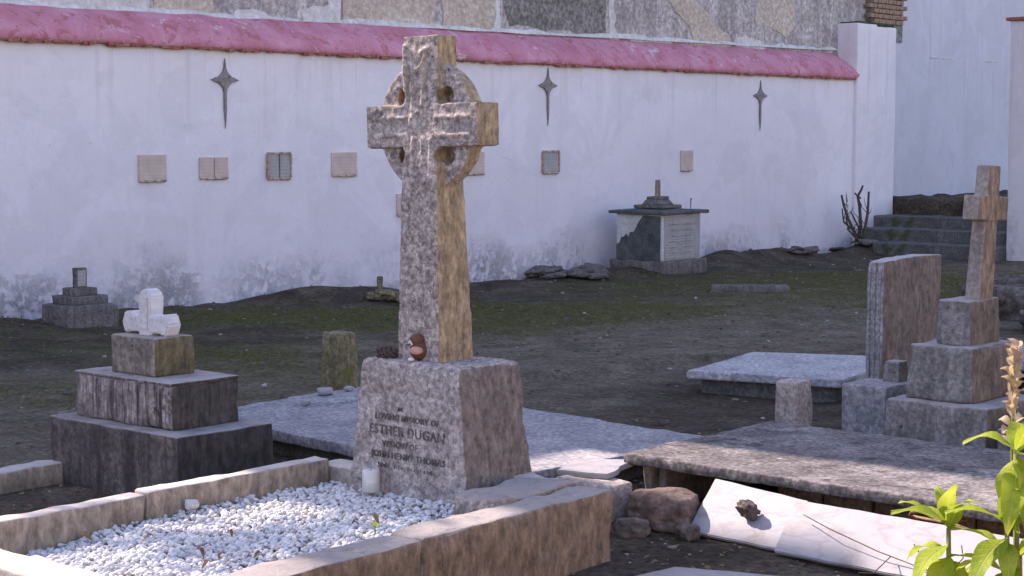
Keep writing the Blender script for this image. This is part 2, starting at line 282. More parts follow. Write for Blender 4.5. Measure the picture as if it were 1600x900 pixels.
def axis_cuts(L, r, res):
    h = L/2; r = min(r, h*.45); inner = max(1, int(round((L - 2*r)/res)))
    c = [-h, -h + r*.35] + list(np.linspace(-h + r, h - r, inner + 1)) + [h - r*.35, h]
    return c
def rblock(sx, sy, sz, top=(1, 1), r=.012, res=.05, amp=.004, freq=9, seed=0, chip=.0, disp=None, shift=(0, 0), warp=None):
    """box on z 0..sz with worn rounded edges, tapering to `top`, surface roughened"""
    ax = [axis_cuts(sx, r, res), axis_cuts(sy, r, res), axis_cuts(sz, r, res)]
    vid, verts, faces = {}, [], []
    def V(i, j, k):
        key = (i, j, k)
        if key not in vid: vid[key] = len(verts); verts.append((ax[0][i], ax[1][j], ax[2][k]))
        return vid[key]
    n = [len(a) - 1 for a in ax]
    for i in range(n[0]):
        for j in range(n[1]):
            faces.append((V(i, j, 0), V(i, j+1, 0), V(i+1, j+1, 0), V(i+1, j, 0)))
            faces.append((V(i, j, n[2]), V(i+1, j, n[2]), V(i+1, j+1, n[2]), V(i, j+1, n[2])))
    for i in range(n[0]):
        for k in range(n[2]):
            faces.append((V(i, 0, k), V(i+1, 0, k), V(i+1, 0, k+1), V(i, 0, k+1)))
            faces.append((V(i, n[1], k), V(i, n[1], k+1), V(i+1, n[1], k+1), V(i+1, n[1], k)))
    for j in range(n[1]):
        for k in range(n[2]):
            faces.append((V(0, j, k), V(0, j, k+1), V(0, j+1, k+1), V(0, j+1, k)))
            faces.append((V(n[0], j, k), V(n[0], j+1, k), V(n[0], j+1, k+1), V(n[0], j, k+1)))
    hs = (sx/2, sy/2, sz/2); out = []
    for v in verts:
        rr = r
        if chip: rr = r + chip*max(0, nz(v, 6, seed + 5) - .05)*3
        rr = min(rr, min(hs)*.6)
        q = [max(-hs[a] + rr, min(hs[a] - rr, v[a])) for a in range(3)]
        d = Vector([v[a] - q[a] for a in range(3)])
        nn = d.normalized() if d.length > 1e-9 else Vector((0, 0, 0))
        p = Vector(q) + nn*min(rr, d.length) if d.length > rr else Vector(v)
        if amp: p += nn*amp*(nz(v, freq, seed) + .5*nz(v, freq*2.7, seed + 2)) 
        if disp: p += disp(Vector((v[0], v[1], v[2] + hs[2])), nn)
        f = (p.z + hs[2])/sz
        x = p.x*(1 + (top[0] - 1)*f) + shift[0]*f; y = p.y*(1 + (top[1] - 1)*f) + shift[1]*f
        pp = Vector((x, y, p.z + hs[2]))
        if warp: pp = warp(pp)
        out.append(pp)
    me = bpy.data.meshes.new('block'); me.from_pydata([tuple(p) for p in out], [], faces); me.update(); return me

def prism(pts, th, bev=.006, rough=0., seed=0, seg=.06):
    """irregular slab: outline pts in XY (counter-clockwise), z 0..th"""
    P = []
    for i, a in enumerate(pts):
        b = pts[(i+1) % len(pts)]; L = math.dist(a, b); k = max(1, int(L/seg)) if rough else 1
        for j in range(k):
            f = j/k; x = a[0] + (b[0]-a[0])*f; y = a[1] + (b[1]-a[1])*f
            if rough and j: x += rough*nz((x, y, 0), 9, seed); y += rough*nz((x, y, 4), 9, seed + 1)
            P.append((x, y))
    bm = bmesh.new(); vs_ = [bm.verts.new((x, y, 0)) for x, y in P]; f = bm.faces.new(vs_); bm.normal_update()
    if f.normal.z < 0: f.normal_flip()
    ex = bmesh.ops.extrude_face_region(bm, geom=[f]); 
    for v in [g for g in ex['geom'] if isinstance(g, bmesh.types.BMVert)]: v.co.z += th
    bmesh.ops.recalc_face_normals(bm, faces=bm.faces)
    if bev:
        e = [e for e in bm.edges if e.calc_face_angle(0) > .6]
        bmesh.ops.bevel(bm, geom=e, offset=bev, segments=2, affect='EDGES', clamp_overlap=True)
    bmesh.ops.triangulate(bm, faces=[f for f in bm.faces if len(f.verts) > 4])
    me = bpy.data.meshes.new('slab'); bm.to_mesh(me); bm.free(); return me

def tube_geo(pts, rad, seg=8):
    pts = [Vector(p) for p in pts]; vs_, fs = [], []
    for i, p in enumerate(pts):
        d = (pts[min(i+1, len(pts)-1)] - pts[max(i-1, 0)]).normalized()
        a = d.orthogonal().normalized() if i == 0 else (a - d*a.dot(d)).normalized()
        b = d.cross(a); r = rad[i] if isinstance(rad, (list, tuple)) else rad
        for k in range(seg):
            w = 2*math.pi*k/seg; vs_.append(tuple(p + (a*math.cos(w) + b*math.sin(w))*r))
    for i in range(len(pts)-1):
        for k in range(seg):
            fs.append((i*seg+k, i*seg+(k+1) % seg, (i+1)*seg+(k+1) % seg, (i+1)*seg+k))
    fs.append(tuple(reversed(range(seg)))); fs.append(tuple(range((len(pts)-1)*seg, len(pts)*seg)))
    return vs_, fs
def geo(parts):
    V_, F_ = [], []
    for v, f in parts:
        o = len(V_); V_ += v; F_ += [tuple(i + o for i in q) for q in f]
    me = bpy.data.meshes.new('geo'); me.from_pydata(V_, [], F_); me.update(); return me
def tube(pts, rad, seg=8): return geo([tube_geo(pts, rad, seg)])
def box_geo(x0, x1, y0, y1, z0, z1):
    v = [(x, y, z) for z in (z0, z1) for x, y in ((x0, y0), (x1, y0), (x1, y1), (x0, y1))]
    return v, [(3, 2, 1, 0), (4, 5, 6, 7), (0, 1, 5, 4), (1, 2, 6, 5), (2, 3, 7, 6), (3, 0, 4, 7)]
def lathe(prof, seg=24):
    v, f = [], []
    for r_, z in prof:
        for k in range(seg): v.append((r_*math.cos(2*math.pi*k/seg), r_*math.sin(2*math.pi*k/seg), z))
    for i in range(len(prof)-1):
        for k in range(seg): f.append((i*seg+k, i*seg+(k+1) % seg, (i+1)*seg+(k+1) % seg, (i+1)*seg+k))
    f.append(tuple(reversed(range(seg)))); f.append(tuple(range((len(prof)-1)*seg, len(prof)*seg)))
    return geo([(v, f)])
def rock(sx, sy, sz, seed=0, rough=.25, sub=4, square=.0):
    bm = bmesh.new(); bmesh.ops.create_icosphere(bm, subdivisions=sub, radius=1)
    for v in bm.verts:
        p = v.co.copy()
        if square: m = max(abs(c) for c in p); p = p.lerp(p/m*.86, square)
        k = 1 + rough*nz(p, 1.3, seed) + rough*.5*nz(p, 3.1, seed + 1) + rough*.22*nz(p, 8, seed+2)
        v.co = Vector((p.x*sx*k, p.y*sy*k, p.z*sz*k))
    zm = min(v.co.z for v in bm.verts)
    for v in bm.verts: v.co.z -= zm
    me = bpy.data.meshes.new('rock'); bm.to_mesh(me); bm.free(); return me
def remeshed(me, voxel, amp=.003, freq=25, seed=0, cutters=()):
    """fuse overlapping solids into one weathered surface, drilling the cutter solids out"""
    o = bpy.data.objects.new('tmp', me); COL.objects.link(o)
    md = o.modifiers.new('r', 'REMESH'); md.mode = 'VOXEL'; md.voxel_size = voxel
    cs = []
    for c in cutters:
        co = bpy.data.objects.new('tmpc', c); COL.objects.link(co); cs.append(co)
        b = o.modifiers.new('b', 'BOOLEAN'); b.operation = 'DIFFERENCE'; b.object = co; b.solver = 'EXACT'
    if cs: md2 = o.modifiers.new('r2', 'REMESH'); md2.mode = 'VOXEL'; md2.voxel_size = voxel
    dg = bpy.context.evaluated_depsgraph_get(); dg.update()
    res = bpy.data.meshes.new_from_object(o.evaluated_get(dg))
    for x in [o] + cs: bpy.data.objects.remove(x)
    nrm = [v.normal.copy() for v in res.vertices]
    for v, n_ in zip(res.vertices, nrm): v.co += n_*amp*(nz(v.co, freq, seed) + .6*nz(v.co, freq*2.4, seed+3) + .8*nz(v.co, freq*.3, seed+1))
    return res

# ------------------------------------------------------------------ layout frames
WY = R(42.6); WU = Vector((math.sin(WY), math.cos(WY), 0)); WN = Vector((math.cos(WY), -math.sin(WY), 0)); W0 = Vector((-4.648, 15.604, 0))
WROT = -WY                      # local X = out of the wall, local Y = along it (receding to the right)
def wp(s, t_=0., z=0.): p = W0 + WU*s + WN*t_; return Vector((p.x, p.y, z))
GA = R(41); GX = Vector((math.cos(GA), -math.sin(GA), 0)); GY = Vector((math.sin(GA), math.cos(GA), 0)); GROT = -GA
def gp(c, lx, ly, z=0.): p = Vector((c[0], c[1], 0)) + GX*lx + GY*ly; return Vector((p.x, p.y, z))

# ------------------------------------------------------------------ ground
def sm(x): x = max(0., min(1., x)); return x*x*(3 - 2*x)
MOSS = [(.5, 16.4, 1.0, .6), (-1.0, 16.3, 1.1, .45), (-2.3, 16.1, 1.1, .5), (-2.2, 13.4, .8, .5), (-2.9, 11.2, 1.0, .42), (3.6, 17.6, 2.0, .42), (-4.6, 14.2, 1.2, .35),
        (1.2, 19.6, 1.2, .3), (-1.5, 12.3, .9, .35), (3.6, 21.0, 1.6, .35), (-.1, 14.8, .9, .3), (6.2, 20, 2., .4)]
def moss(x, y):
    return min(1., 1.3*sum(a*math.exp(-(((x-cx)/(r_*1.5))**2 + ((y-cy)/r_)**2)) for cx, cy, r_, a in MOSS))
def tw(x, y): return (x - W0.x)*WN.x + (y - W0.y)*WN.y
def path(x, y):
    tt = tw(x, y); return .85*math.exp(-((tt - 5.0)/2.2)**2) + .12
def gz(x, y):
    tt = tw(x, y); z = .022*nz((x, y, 0), .9, 1) + .012*nz((x, y, 0), 2.7, 2) + .006*nz((x, y, 0), 8, 3)
    if y > 9.5: z += .03*sm((y-9.5)/4)*nz((x, y, 0), .55, 5)
    z += max(0., nz((x, y, 0), .8, 9) + .1)*.22*math.exp(-((tt - .45)/.55)**2)
    z += .10*math.exp(-((tt-.25)/.35)**2)*(.6 + .7*nz((x, y, 0), 2.2, 11)) - .05*math.exp(-(tt/1.6)**2)
    z += .04*moss(x, y)*(.5 + nz((x, y, 0), 3.5, 12))
    d = -(x*.66 - (y - 11.6)*.75); z += .045*sm(d/.09 + .5)*sm((x + .6)/.8)*sm((2.6 - x)/.8)*sm((14.2 - y)/1.5)*(.7 + .6*nz((x, y, 0), 3, 31))
    return z
def axis(lo, hi, step, far): 
    a = np.arange(lo, hi + 1e-6, step); return np.concatenate([-np.geomspace(far, abs(lo) + 1.2, 9) if lo < 0 else np.linspace(-far, lo - 1, 9), a, np.geomspace(hi + 1.2, far, 9)])
xs = axis(-7, 10, .075, 250); ys = axis(2.5, 29, .075, 250)
gv = []; mo, pa = [], []
for y in ys:
    for x in xs:
        inn = -7.5 < x < 10.5 and 2 < y < 29.5
        gv.append((x, y, gz(x, y) if inn else 0.)); mo.append(moss(x, y) if inn else .2); pa.append(path(x, y) if inn else .5)
nx = len(xs); gf = [(j*nx+i, j*nx+i+1, (j+1)*nx+i+1, (j+1)*nx+i) for j in range(len(ys)-1) for i in range(nx-1)]
gm = bpy.data.meshes.new('ground'); gm.from_pydata(gv, [], gf); gm.update()
for nm, arr in (('moss', mo), ('path', pa)):
    at = gm.attributes.new(nm, 'FLOAT', 'POINT'); at.data.foreach_set('value', np.array(arr, dtype=np.float32))
kind(link('ground', gm, 'soil'), 'structure')

# ------------------------------------------------------------------ boundary wall, pier, coping
def wallmesh(s0, s1, z1, th, res=.12, amp=.012, seed=0, z0=-.4):
    def d(v, n_):
        return n_*amp*(nz(v, 1.1, seed) + .5*nz(v, 3.2, seed+1)) + n_*.006*max(0, 1 - max(0, v.z-.4)/.8)*nz(v, 12, seed+2)
    return rblock(th, s1-s0, z1-z0, r=.02, res=res, amp=0, disp=d)
bw = empty('boundary_wall', wp(0, 0, 0), WROT)
tag(bw, 'long whitewashed boundary wall with sloping pink coping behind the graves', 'wall')
wb = link('wall_body', wallmesh(-9, 14.55, 2.62, .34), 'wall', bw, (-.17, 2.775, -.4))
# coping: sloping plaster band with wavy edges
cv, cf = [], []; prof = [(.0, -.03), (.055, -.045), (.085, -.02), (.08, .03), (.0, .12), (-.12, .22), (-.28, .315), (-.31, .33)]
cs = np.arange(-9, 14.5, .09)
for s_ in list(cs) + [14.5, 14.54]:
    e = 1. if s_ < 14.46 else (.8 if s_ < 14.52 else .35)
    rise = .0045*s_
    for a, b in prof:
        w = .014*nz((s_, a*3, 0), 2.3, 4) + .006*nz((s_, a*5, b*5), 7, 5) + (.012*nz((s_, a, 0), 13, 6) if b < .04 else 0)
        cv.append((a*(1 if e == 1 else .9) + w*.6, s_, 2.6 + .0015*s_ + (b*(1 + rise*1.2) if b > 0 else b)*e + w + .03*(1-e)))
m_ = len(prof); ns = len(cs) + 2
for i in range(ns-1):
    for k in range(m_-1): cf.append((i*m_+k, i*m_+k+1, (i+1)*m_+k+1, (i+1)*m_+k))
cf.append(tuple(range((ns-1)*m_, ns*m_)))
cop = link('coping', geo([(cv, cf)]), 'coping', bw)
parts = []
for i in range(260):                                             # broken clay edge under the coping
    s_ = random.uniform(-1, 14.4); l_ = random.uniform(.015, .12); h_ = random.uniform(.012, .035)
    parts.append(box_geo(.03, random.uniform(.06, .082), s_, s_ + l_, 2.57 + .0015*s_ - h_, 2.585 + .0015*s_))
parts.append(box_geo(.0, .05, -9, 14.48, 2.563, 2.59))
kind(link('clay_edge', geo(parts), 'trim_red', cop, smooth=False), 'stuff')
parts = []                                                       # white mortar fillet on the coping's upper edge
pv, pf = [], []
for i, s_ in enumerate(np.arange(-9, 14.5, .07)):
    w = .018 + .05*max(-.2, nz((s_, 0, 0), 1.3, 8)) + .03*nz((s_, 0, 0), 6, 8); z_ = 2.905 + .0088*s_ + .012*nz((s_, 0, 0), 2.1, 9)
    pv += [(-.262, s_, z_ - .02), (-.262 - .012, s_, z_ + w), (-.32, s_, z_ + w + .01)]
    if i: pf += [((i-1)*3+k, (i-1)*3+k+1, i*3+k+1, i*3+k) for k in range(2)]
link('mortar_fillet', geo([(pv, pf)]), 'building_white', cop)

pier = empty('wall_pier', wp(14.6, 0, 0), WROT); tag(pier, 'tall white plastered pier where the boundary wall ends beside the steps', 'pier')
link('pier_body', wallmesh(0, .56, 3.42, .5, seed=3), 'wall', pier, (-.20, .19, -.4))
link('pier_flank', wallmesh(0, .62, 3.40, .5, seed=5), 'wall', pier, (-.235, .79, -.4))
link('pier_return', wallmesh(0, .6, 5.5, .4, seed=6), 'wall_blue', pier, (-.42, 1.36, -.4))
link('weathered_cap', rblock(.5, 1.05, .05, r=.015, res=.06, amp=.012, seed=4), 'moss', pier, (-.23, .5, 3.40))

# ------------------------------------------------------------------ building behind the wall
bld = empty('old_building', wp(0, -.3, 0), WROT); tag(bld, 'old building with peeling beige and grey render rising behind the pink coping', 'building')
ROOF = [(-40, 0), (15.9, 0), (15.9, 11.5), (-1.2, 11.5), (-2.68, 10.7), (-2.74, 8.2), (-3.46, 8.2), (-3.5, 9.85), (-4.55, 9.85), (-4.72, 7.3), (-8, 6.9), (-40, 6.9)]  # unseen roofline, stepped and notched to shape sun patches on the front graves
bm = bmesh.new(); fr = [bm.verts.new((0, s_, z_)) for s_, z_ in ROOF]; f = bm.faces.new(fr)
ex = bmesh.ops.extrude_face_region(bm, geom=[f])
for v in [g for g in ex['geom'] if isinstance(g, bmesh.types.BMVert)]: v.co.x -= 5
bmesh.ops.recalc_face_normals(bm, faces=bm.faces); me = bpy.data.meshes.new('facade'); bm.to_mesh(me); bm.free()
link('facade', me, 'building_grey', bld, smooth=False)
def patch(name, pts, mat, th=.012, rough=.03, seed=0):
    me = prism(pts, th*.6, .003, max(rough, .025), seed, .035)
    o = link(name, me, mat, bld, (0.0005, 0, 0), (R(90), 0, R(90)), smooth=False); return o
patch('plaster_patch', [(-9, 2.6), (1.9, 2.6), (1.9, 4.4), (-9, 4.4)], 'building_white', .02, .01, 1)
patch('plaster_patch', [(4.45, 2.8), (5.87, 2.8), (5.87, 4.2), (4.45, 4.2)], 'building_beige', .016, .012, 2)
patch('plaster_patch', [(1.96, 2.94), (2.7, 2.95), (2.72, 4), (1.96, 4)], 'building_beige', .009, .008, 9)
patch('plaster_patch', [(2.9, 2.8), (3.25, 2.8), (3.4, 2.97), (3.2, 3.03), (2.98, 3.0)], 'building_white', .014, .03, 3)
patch('plaster_patch', [(3.9, 2.8), (4.42, 2.8), (4.4, 3.6), (4.3, 3.6), (4.25, 3.12), (4.05, 3.1), (3.85, 3.02)], 'building_white', .014, .03, 4)
patch('bare_cement', [(7.15, 3.02), (7.5, 3.05), (7.75, 3.0), (8.2, 3.03), (8.6, 2.99), (8.97, 3.02), (8.98, 4.2), (7.0, 4.2), (7.02, 3.3)], 'cement', .008, .03, 5)
patch('plaster_patch', [(6.88, 2.8), (7.04, 2.8), (6.98, 3.0), (6.96, 4.2), (6.92, 4.2)], 'building_white', .013, .03, 6)
patch('plaster_patch', [(6.0, 2.85), (6.88, 2.85), (6.9, 4.2), (6.0, 4.2)], 'building_beige', .010, .02, 16)
patch('plaster_patch', [(9.02, 2.8), (9.3, 2.8), (9.16, 3.1), (9.1, 4.2), (9.05, 4.2)], 'building_white', .013, .04, 7)
patch('plaster_patch', [(10.9, 2.9), (11.75, 2.9), (11.7, 3.12), (11.3, 3.3), (10.9, 3.55), (10.5, 4.2), (9.9, 4.2), (10.3, 3.5), (10.75, 3.2)], 'building_beige', .014, .04, 8)
patch('plaster_patch', [(12.3, 3.3), (12.7, 3.28), (13.1, 3.15), (13.3, 3.3), (13.35, 4.2), (12.4, 4.2)], 'building_beige', .014, .04, 11)
patch('plaster_patch', [(11.85, 2.9), (12.6, 2.9), (12.5, 3.06), (12.1, 3.14), (11.8, 3.07)], 'building_white', .016, .04, 12)
patch('plaster_patch', [(9.4, 2.8), (10.5, 2.8), (10.3, 3.03), (9.9, 3.0), (9.5, 3.05)], 'building_white', .012, .05, 13)
bme = rblock(.09, .21, .066, r=.008, res=.07, amp=.004, seed=3)
link('brick_core', geo([box_geo(-.05, .1, 15.3, 16.25, 3.2, 4.6)]), 'cement', bld, smooth=False)
for rI in range(14):
    for k in range(5):
        s_ = 15.42 + k*.224 - (.112 if rI % 2 else 0)
        if s_ > 16.3: continue
        o = link('brick', bme, 'brick', bld, (.1 + random.uniform(-.012, .012), s_, 3.47 + rI*.078), (0, 0, random.uniform(-.04, .04)), smooth=False)
al = empty('alley_wall', wp(15.9, -.5, 0), WROT); tag(al, 'pale blue plastered wall along the left of the mossy steps', 'wall')
link('wall_body', wallmesh(0, 16, 7, .4, seed=8, res=.2, amp=.02), 'wall_blue', al, (-.2, 8.4, -.4))
link('ledge', rblock(.03, 2.4, .035, r=.008, res=.08, amp=.01, seed=7), 'tomb_white', al, (-.005, 3.0, 3.02))

ew = empty('end_wall', wp(14.06, 2.75, 0), WROT); tag(ew, 'white end wall with thin red clay top right of the steps', 'wall')
link('wall_body', wallmesh(0, .4, 3.3, 9, seed=9), 'wall', ew, (4.5, .2, -.4))
link('clay_top', rblock(9.1, .5, .045, r=.01, res=.1, amp=.01, seed=2), 'trim_red', ew, (4.5, .2, 3.3))

ow = empty('bounce_wall', wp(-4, 17.5, 0), WROT); tag(ow, 'unseen ochre wall added behind the viewer to bounce warm sunlight', 'wall')  # out of view, added to bounce warm light onto the graves
link('wall_body', wallmesh(0, 40, 2.4, .4, res=.5, seed=9), 'ochre', ow, (.2, 0, -.4))
link('coping', rblock(.5, 40, .1, r=.02, res=.5, amp=.01), 'trim_red', ow, (.2, 0, 2.4))

st = empty('stone_steps', wp(14.0, 1.2, 0), WROT); tag(st, 'worn grey stone steps with moss leading up beside the blue wall', 'steps')
for i, (s_, z_, t0) in enumerate(((-.15, .17, .75), (.45, .34, .2), (1.05, .5, -.35))):
    link('step', rblock(2.75 - t0, 3.2, .30, r=.02, res=.12, amp=.015, seed=i), 'step', st, ((2.75 + t0)/2 - 1.2, s_ + 1.6, z_ - .30))
link('mossy_bank', rblock(3.2, 5, .55, r=.08, res=.1, amp=.05, freq=3, seed=5), 'soil', st, (.1, 4.25, .2))

# ------------------------------------------------------------------ unseen tree added left of the view, its crown placed to dapple the front grave
def tree(name, base, label, crown, rad, n_clump, per, leaf, seed):
    g = random.Random(seed); r_ = empty(name, base, 0); tag(r_, label, 'tree')
    c = Vector(crown) - Vector(base); tr = [Vector((0, 0, -.2)), Vector((.1, .05, c.z*.3)), Vector((c.x*.3, c.y*.3, c.z*.6)), Vector((c.x*.7, c.y*.7, c.z*.85))]
    link('trunk', tube(tr, [.2, .16, .12, .08], 12), 'twig', r_)
    clumps, lim = [], []
    for i in range(n_clump):
        while True:
            v = Vector((g.uniform(-1, 1), g.uniform(-1, 1), g.uniform(-1, 1)))
            if .3 < v.length < 1: break
        p = c + Vector((v.x*rad[0], v.y*rad[1], v.z*rad[2])); clumps.append(p); a = tr[2].lerp(tr[3], g.random())
        lim.append(tube_geo([a, a.lerp(p, .5) + Vector((0, 0, .12)), p], [.04, .025, .008], 6))
    link('limbs', geo(lim), 'twig', r_); V_, F_ = [], []
    for p in clumps:
        cr = g.uniform(.2, .42)
        for k in range(int(per*g.uniform(.5, 1.3))):
            q = p + Vector((g.gauss(0, cr*.5), g.gauss(0, cr*.5), g.gauss(0, cr*.35))); d = Vector((g.uniform(-1, 1), g.uniform(-1, 1), g.uniform(-.6, .3))).normalized(); e = d.orthogonal().normalized()*leaf*.3
            o_ = len(V_); V_ += [tuple(q), tuple(q + d*leaf*.5 + e), tuple(q + d*leaf), tuple(q + d*leaf*.5 - e)]; F_.append((o_, o_+1, o_+2, o_+3))
    link('crown', geo([(V_, F_)]), 'grass', r_, smooth=False)
tree('dapple_tree', tuple(wp(-6.4, 1.2, 0)), 'unseen leafy tree added beyond the left edge to dapple the front grave', (-6.92, 10.72, 7.2), (.6, .5, .4), 8, 80, .12, 4)

# ------------------------------------------------------------------ iron crosses and plaques on the wall
def iron_cross(s_, z_, label, up=.22, dn=.47, sd=.2):
    half = [(0, up), (.013, .12), (.026, .088), (.052, .055), (.088, .028), (.118, .024), (.138, .012), (sd - .02, 0)]
    q = half + [(x, -y) for x, y in reversed(half[2:-1])] + [(.017, -.13), (.016, -.3), (0, -dn)]
    pts = q + [(-x, y) for x, y in reversed(q[1:-1])]
    me = prism(list(reversed(pts)), .022, .004)
    root = empty('wall_cross', wp(s_, .0, z_), WROT); tag(root, label, 'wall cross', 'cross-shaped ornaments on the white wall')
    link('cross_plate', me, 'iron', root, (.002, 0, 0), (R(90), 0, R(90)), smooth=False)
    link('tip', tube([(.012, 0, -dn + .02), (.012, 0, -dn - .02)], [.008, .003], 6), 'iron', root)
iron_cross(2.587, 2.26, 'large slender grey cross ornament high on wall, left of the Celtic cross')
iron_cross(7.5, 2.318, 'slender grey cross ornament on wall just right of the Celtic cross head')
iron_cross(12.015, 2.28, 'slender grey cross ornament on wall nearest the pier and bare shrub')
def plaque(s0, s1, z0, z1, label, split=False, frame=False, mat='plaque'):
    w, h = s1-s0, z1-z0; root = empty('wall_plaque', wp((s0+s1)/2, 0, z0), WROT); tag(root, label, 'plaque', 'small stone plaques in a row on the white wall')
    def pan(c, ww): link('panel', rblock(.03, ww, h, r=.005, res=.05, amp=.004, seed=s0), mat, root, (.008, c, 0))
    if split: pan(-w/4 - .004, w/2 - .014); pan(w/4 + .004, w/2 - .014)
    else: pan(0, w)
    link('lower_lip', rblock(.045, w*.96, .022, r=.006, res=.03, amp=.01, freq=20, seed=s0+1), 'plaque_frame', root, (.012, 0, -.016))
    if frame:
        for sg in (-1, 1): link('frame_side', rblock(.05, .022, h*.98, r=.005, res=.04, amp=.005, seed=s0+sg), 'plaque_frame', root, (.012, sg*(w/2+.004), .003))
        link('frame_top', rblock(.05, w, .02, r=.005, res=.04, amp=.005), 'plaque_frame', root, (.012, 0, h - .002))
plaque(1.53, 1.85, 1.265, 1.515, 'square beige wall plaque with chipped lower edge, furthest left of the row')
plaque(2.25, 2.61, 1.278, 1.485, 'wide beige wall plaque split into two pages by a white line', True)
plaque(3.13, 3.42, 1.26, 1.515, 'two-page wall plaque outlined by a dark brown frame', True, True, 'inscribed')
plaque(4.0, 4.36, 1.28, 1.525, 'plain square beige wall plaque, next one left of the Celtic cross')
plaque(5.98, 6.37, 1.265, 1.52, 'beige wall plaque half hidden behind the right ring of the Celtic cross')
plaque(7.41, 7.69, 1.262, 1.515, 'pale wall plaque with brown frame, below the middle cross ornament', False, True, 'inscribed')
plaque(10.18, 10.44, 1.257, 1.522, 'narrow beige wall plaque furthest right, above the box tomb')
plaque(4.96, 5.36, .825, 1.06, 'low beige wall plaque mostly hidden behind the Celtic cross shaft')

# ------------------------------------------------------------------ main grave: kerbs, gravel, pedestal and Celtic cross
OC = (-.30, 7.17)
gr = empty('kerbed_grave', gp(OC, 0, 0, 0), GROT); tag(gr, 'grave plot edged by sandstone kerbs and filled with white pebbles', 'grave')
def kerb(x0, x1, y0, y1, z1, mat, seed, parent=gr, r=.014, amp=.008, chip=.012, rz=0, top=(1, 1), z0=-.05):
    return link('kerb', rblock(x1-x0, y1-y0, z1-z0, r=r, res=.035, amp=amp, freq=7, seed=seed, chip=chip, top=top), mat, parent, ((x0+x1)/2, (y0+y1)/2, z0), rz)
kerb(-.56, -.465, -2.3, -1.168, .285, 'kerb_pale', 1); kerb(-.555, -.462, -1.16, -.2, .295, 'kerb_pale', 2, rz=.006)
kerb(-.545, -.31, -.19, -.06, .262, 'kerb_pale', 3)
kerb(.70, .868, -1.02, .063, .292, 'kerb', 4, amp=.012, rz=.02); kerb(.72, .89, -2.3, -1.03, .288, 'kerb', 5, amp=.012, rz=.012)
kerb(-.46, .05, -2.17, -2.0, .275, 'kerb_pale', 6); kerb(.058, .718, -2.175, -2.005, .285, 'kerb_pale', 7, rz=-.01)
kerb(.425, .698, -.40, .07, .302, 'kerb', 8, amp=.015, chip=.03, r=.03, rz=.02)
kerb(.3, .56, .08, .2, .27, 'kerb_pale', 9, amp=.012)
# gravel bed
ico = bmesh.new(); bmesh.ops.create_icosphere(ico, subdivisions=2, radius=1)
iv = np.array([v.co[:] for v in ico.verts]); if_ = np.array([[v.index for v in f.verts] for f in ico.faces]); ico.free()
def pebbles(N, bounds, zf, r0, r1, seed, keep=None):
    g = np.random.default_rng(seed); VV, FF, TT = [], [], []; k = 0
    while k < N:
        x = g.uniform(*bounds[0]); y = g.uniform(*bounds[1])
        if keep and not keep(x, y): continue
        r_ = g.uniform(r0, r1)*(1.25 if g.random() < .12 else 1); sc = np.array([1, g.uniform(.65, 1), g.uniform(.45, .8)])*r_
        q = iv*(1 + .27*np.sin(iv[:, [1, 2, 0]]*g.uniform(1.5, 3.2, 3) + g.uniform(0, 6, 3)))*sc
        Rm = np.array(Matrix.Rotation(g.uniform(0, 6.3), 3, 'Z') @ Matrix.Rotation(g.normal(0, .5), 3, 'X') @ Matrix.Rotation(g.normal(0, .5), 3, 'Y'))
        VV.append(q @ Rm.T + np.array([x, y, zf(x, y) + g.uniform(-.016, .009)])); FF.append(if_ + k*len(iv)); tone = g.beta(2.2, 1.3) if g.random() > .07 else g.uniform(0, .14)
        TT.append(np.full(len(iv), tone)); k += 1
    me = bpy.data.meshes.new('pebbles'); me.from_pydata(np.concatenate(VV).tolist(), [], np.concatenate(FF).tolist()); me.update()
    a = me.attributes.new('tone', 'FLOAT', 'POINT'); a.data.foreach_set('value', np.concatenate(TT).astype(np.float32)); return me
def bed(x, y): return .185 + .055*sm((x + .35)/1.0)*sm((-.35 - y)/.7) + .018*nz((x, y, 0), 2.2, 4) - .05*sm((-1.0 - y)/1.1)*sm((.1 - x)/.6) + .012*nz((x, y, 0), 6, 5)
pb = pebbles(12500, ((-.462, .705), (-2.0, .0)), bed, .006, .0145, 3, lambda x, y: not (abs(x) < .335 and y > -.2) and not (x > .42 and y > -.41) and (y < -.14 or x > -.3))
o = link('white_gravel', pb, 'pebble', None, gp(OC, 0, 0, 0), GROT); kind(tag(o, 'bright white pebbles filling the kerbed grave', 'gravel'), 'stuff')
bv, bf = [], []; gxs = np.linspace(-.47, .71, 40); gys = np.linspace(-2.01, .06, 60)
for y in gys:
    for x in gxs: bv.append((x, y, bed(x, y) - .012))
bf = [(j*40+i, j*40+i+1, (j+1)*40+i+1, (j+1)*40+i) for j in range(59) for i in range(39)]
link('grave_fill', geo([(bv, bf)]), 'soil', gr)

mon = empty('celtic_cross_monument', gp(OC, 0, 0, 0), GROT); tag(mon, 'tall weathered Celtic ring cross on an inscribed tapered stone pedestal', 'grave monument')
PH = .742
def ped_disp(v, n_):
    d = Vector((0, 0, 0))
    if v.y < -.18 and abs(n_.y) > .5:                              # sunk panel with groove border on the inscribed face
        ax_ = abs(v.x); top_ = .615 - .0*ax_; inside = min(.255 - ax_, top_ - v.z, v.z - .02)
        g = math.exp(-(inside/.011)**2)*.010 + (sm(inside/.02)*.004)
        d += -n_*g
    d += n_*(.0045*nz(v, 38, 2) + .004*nz(v, 85, 3))*(.5 if (v.y < -.18 and abs(v.x) < .25 and v.z < .6) else 1)
    return d
link('pedestal', rblock(.735, .44, PH, top=(.77, .86), r=.028, res=.0105, amp=.006, freq=8, seed=3, chip=.02, disp=ped_disp), 'pedestal', mon)
ped = [c for c in mon.children][0]
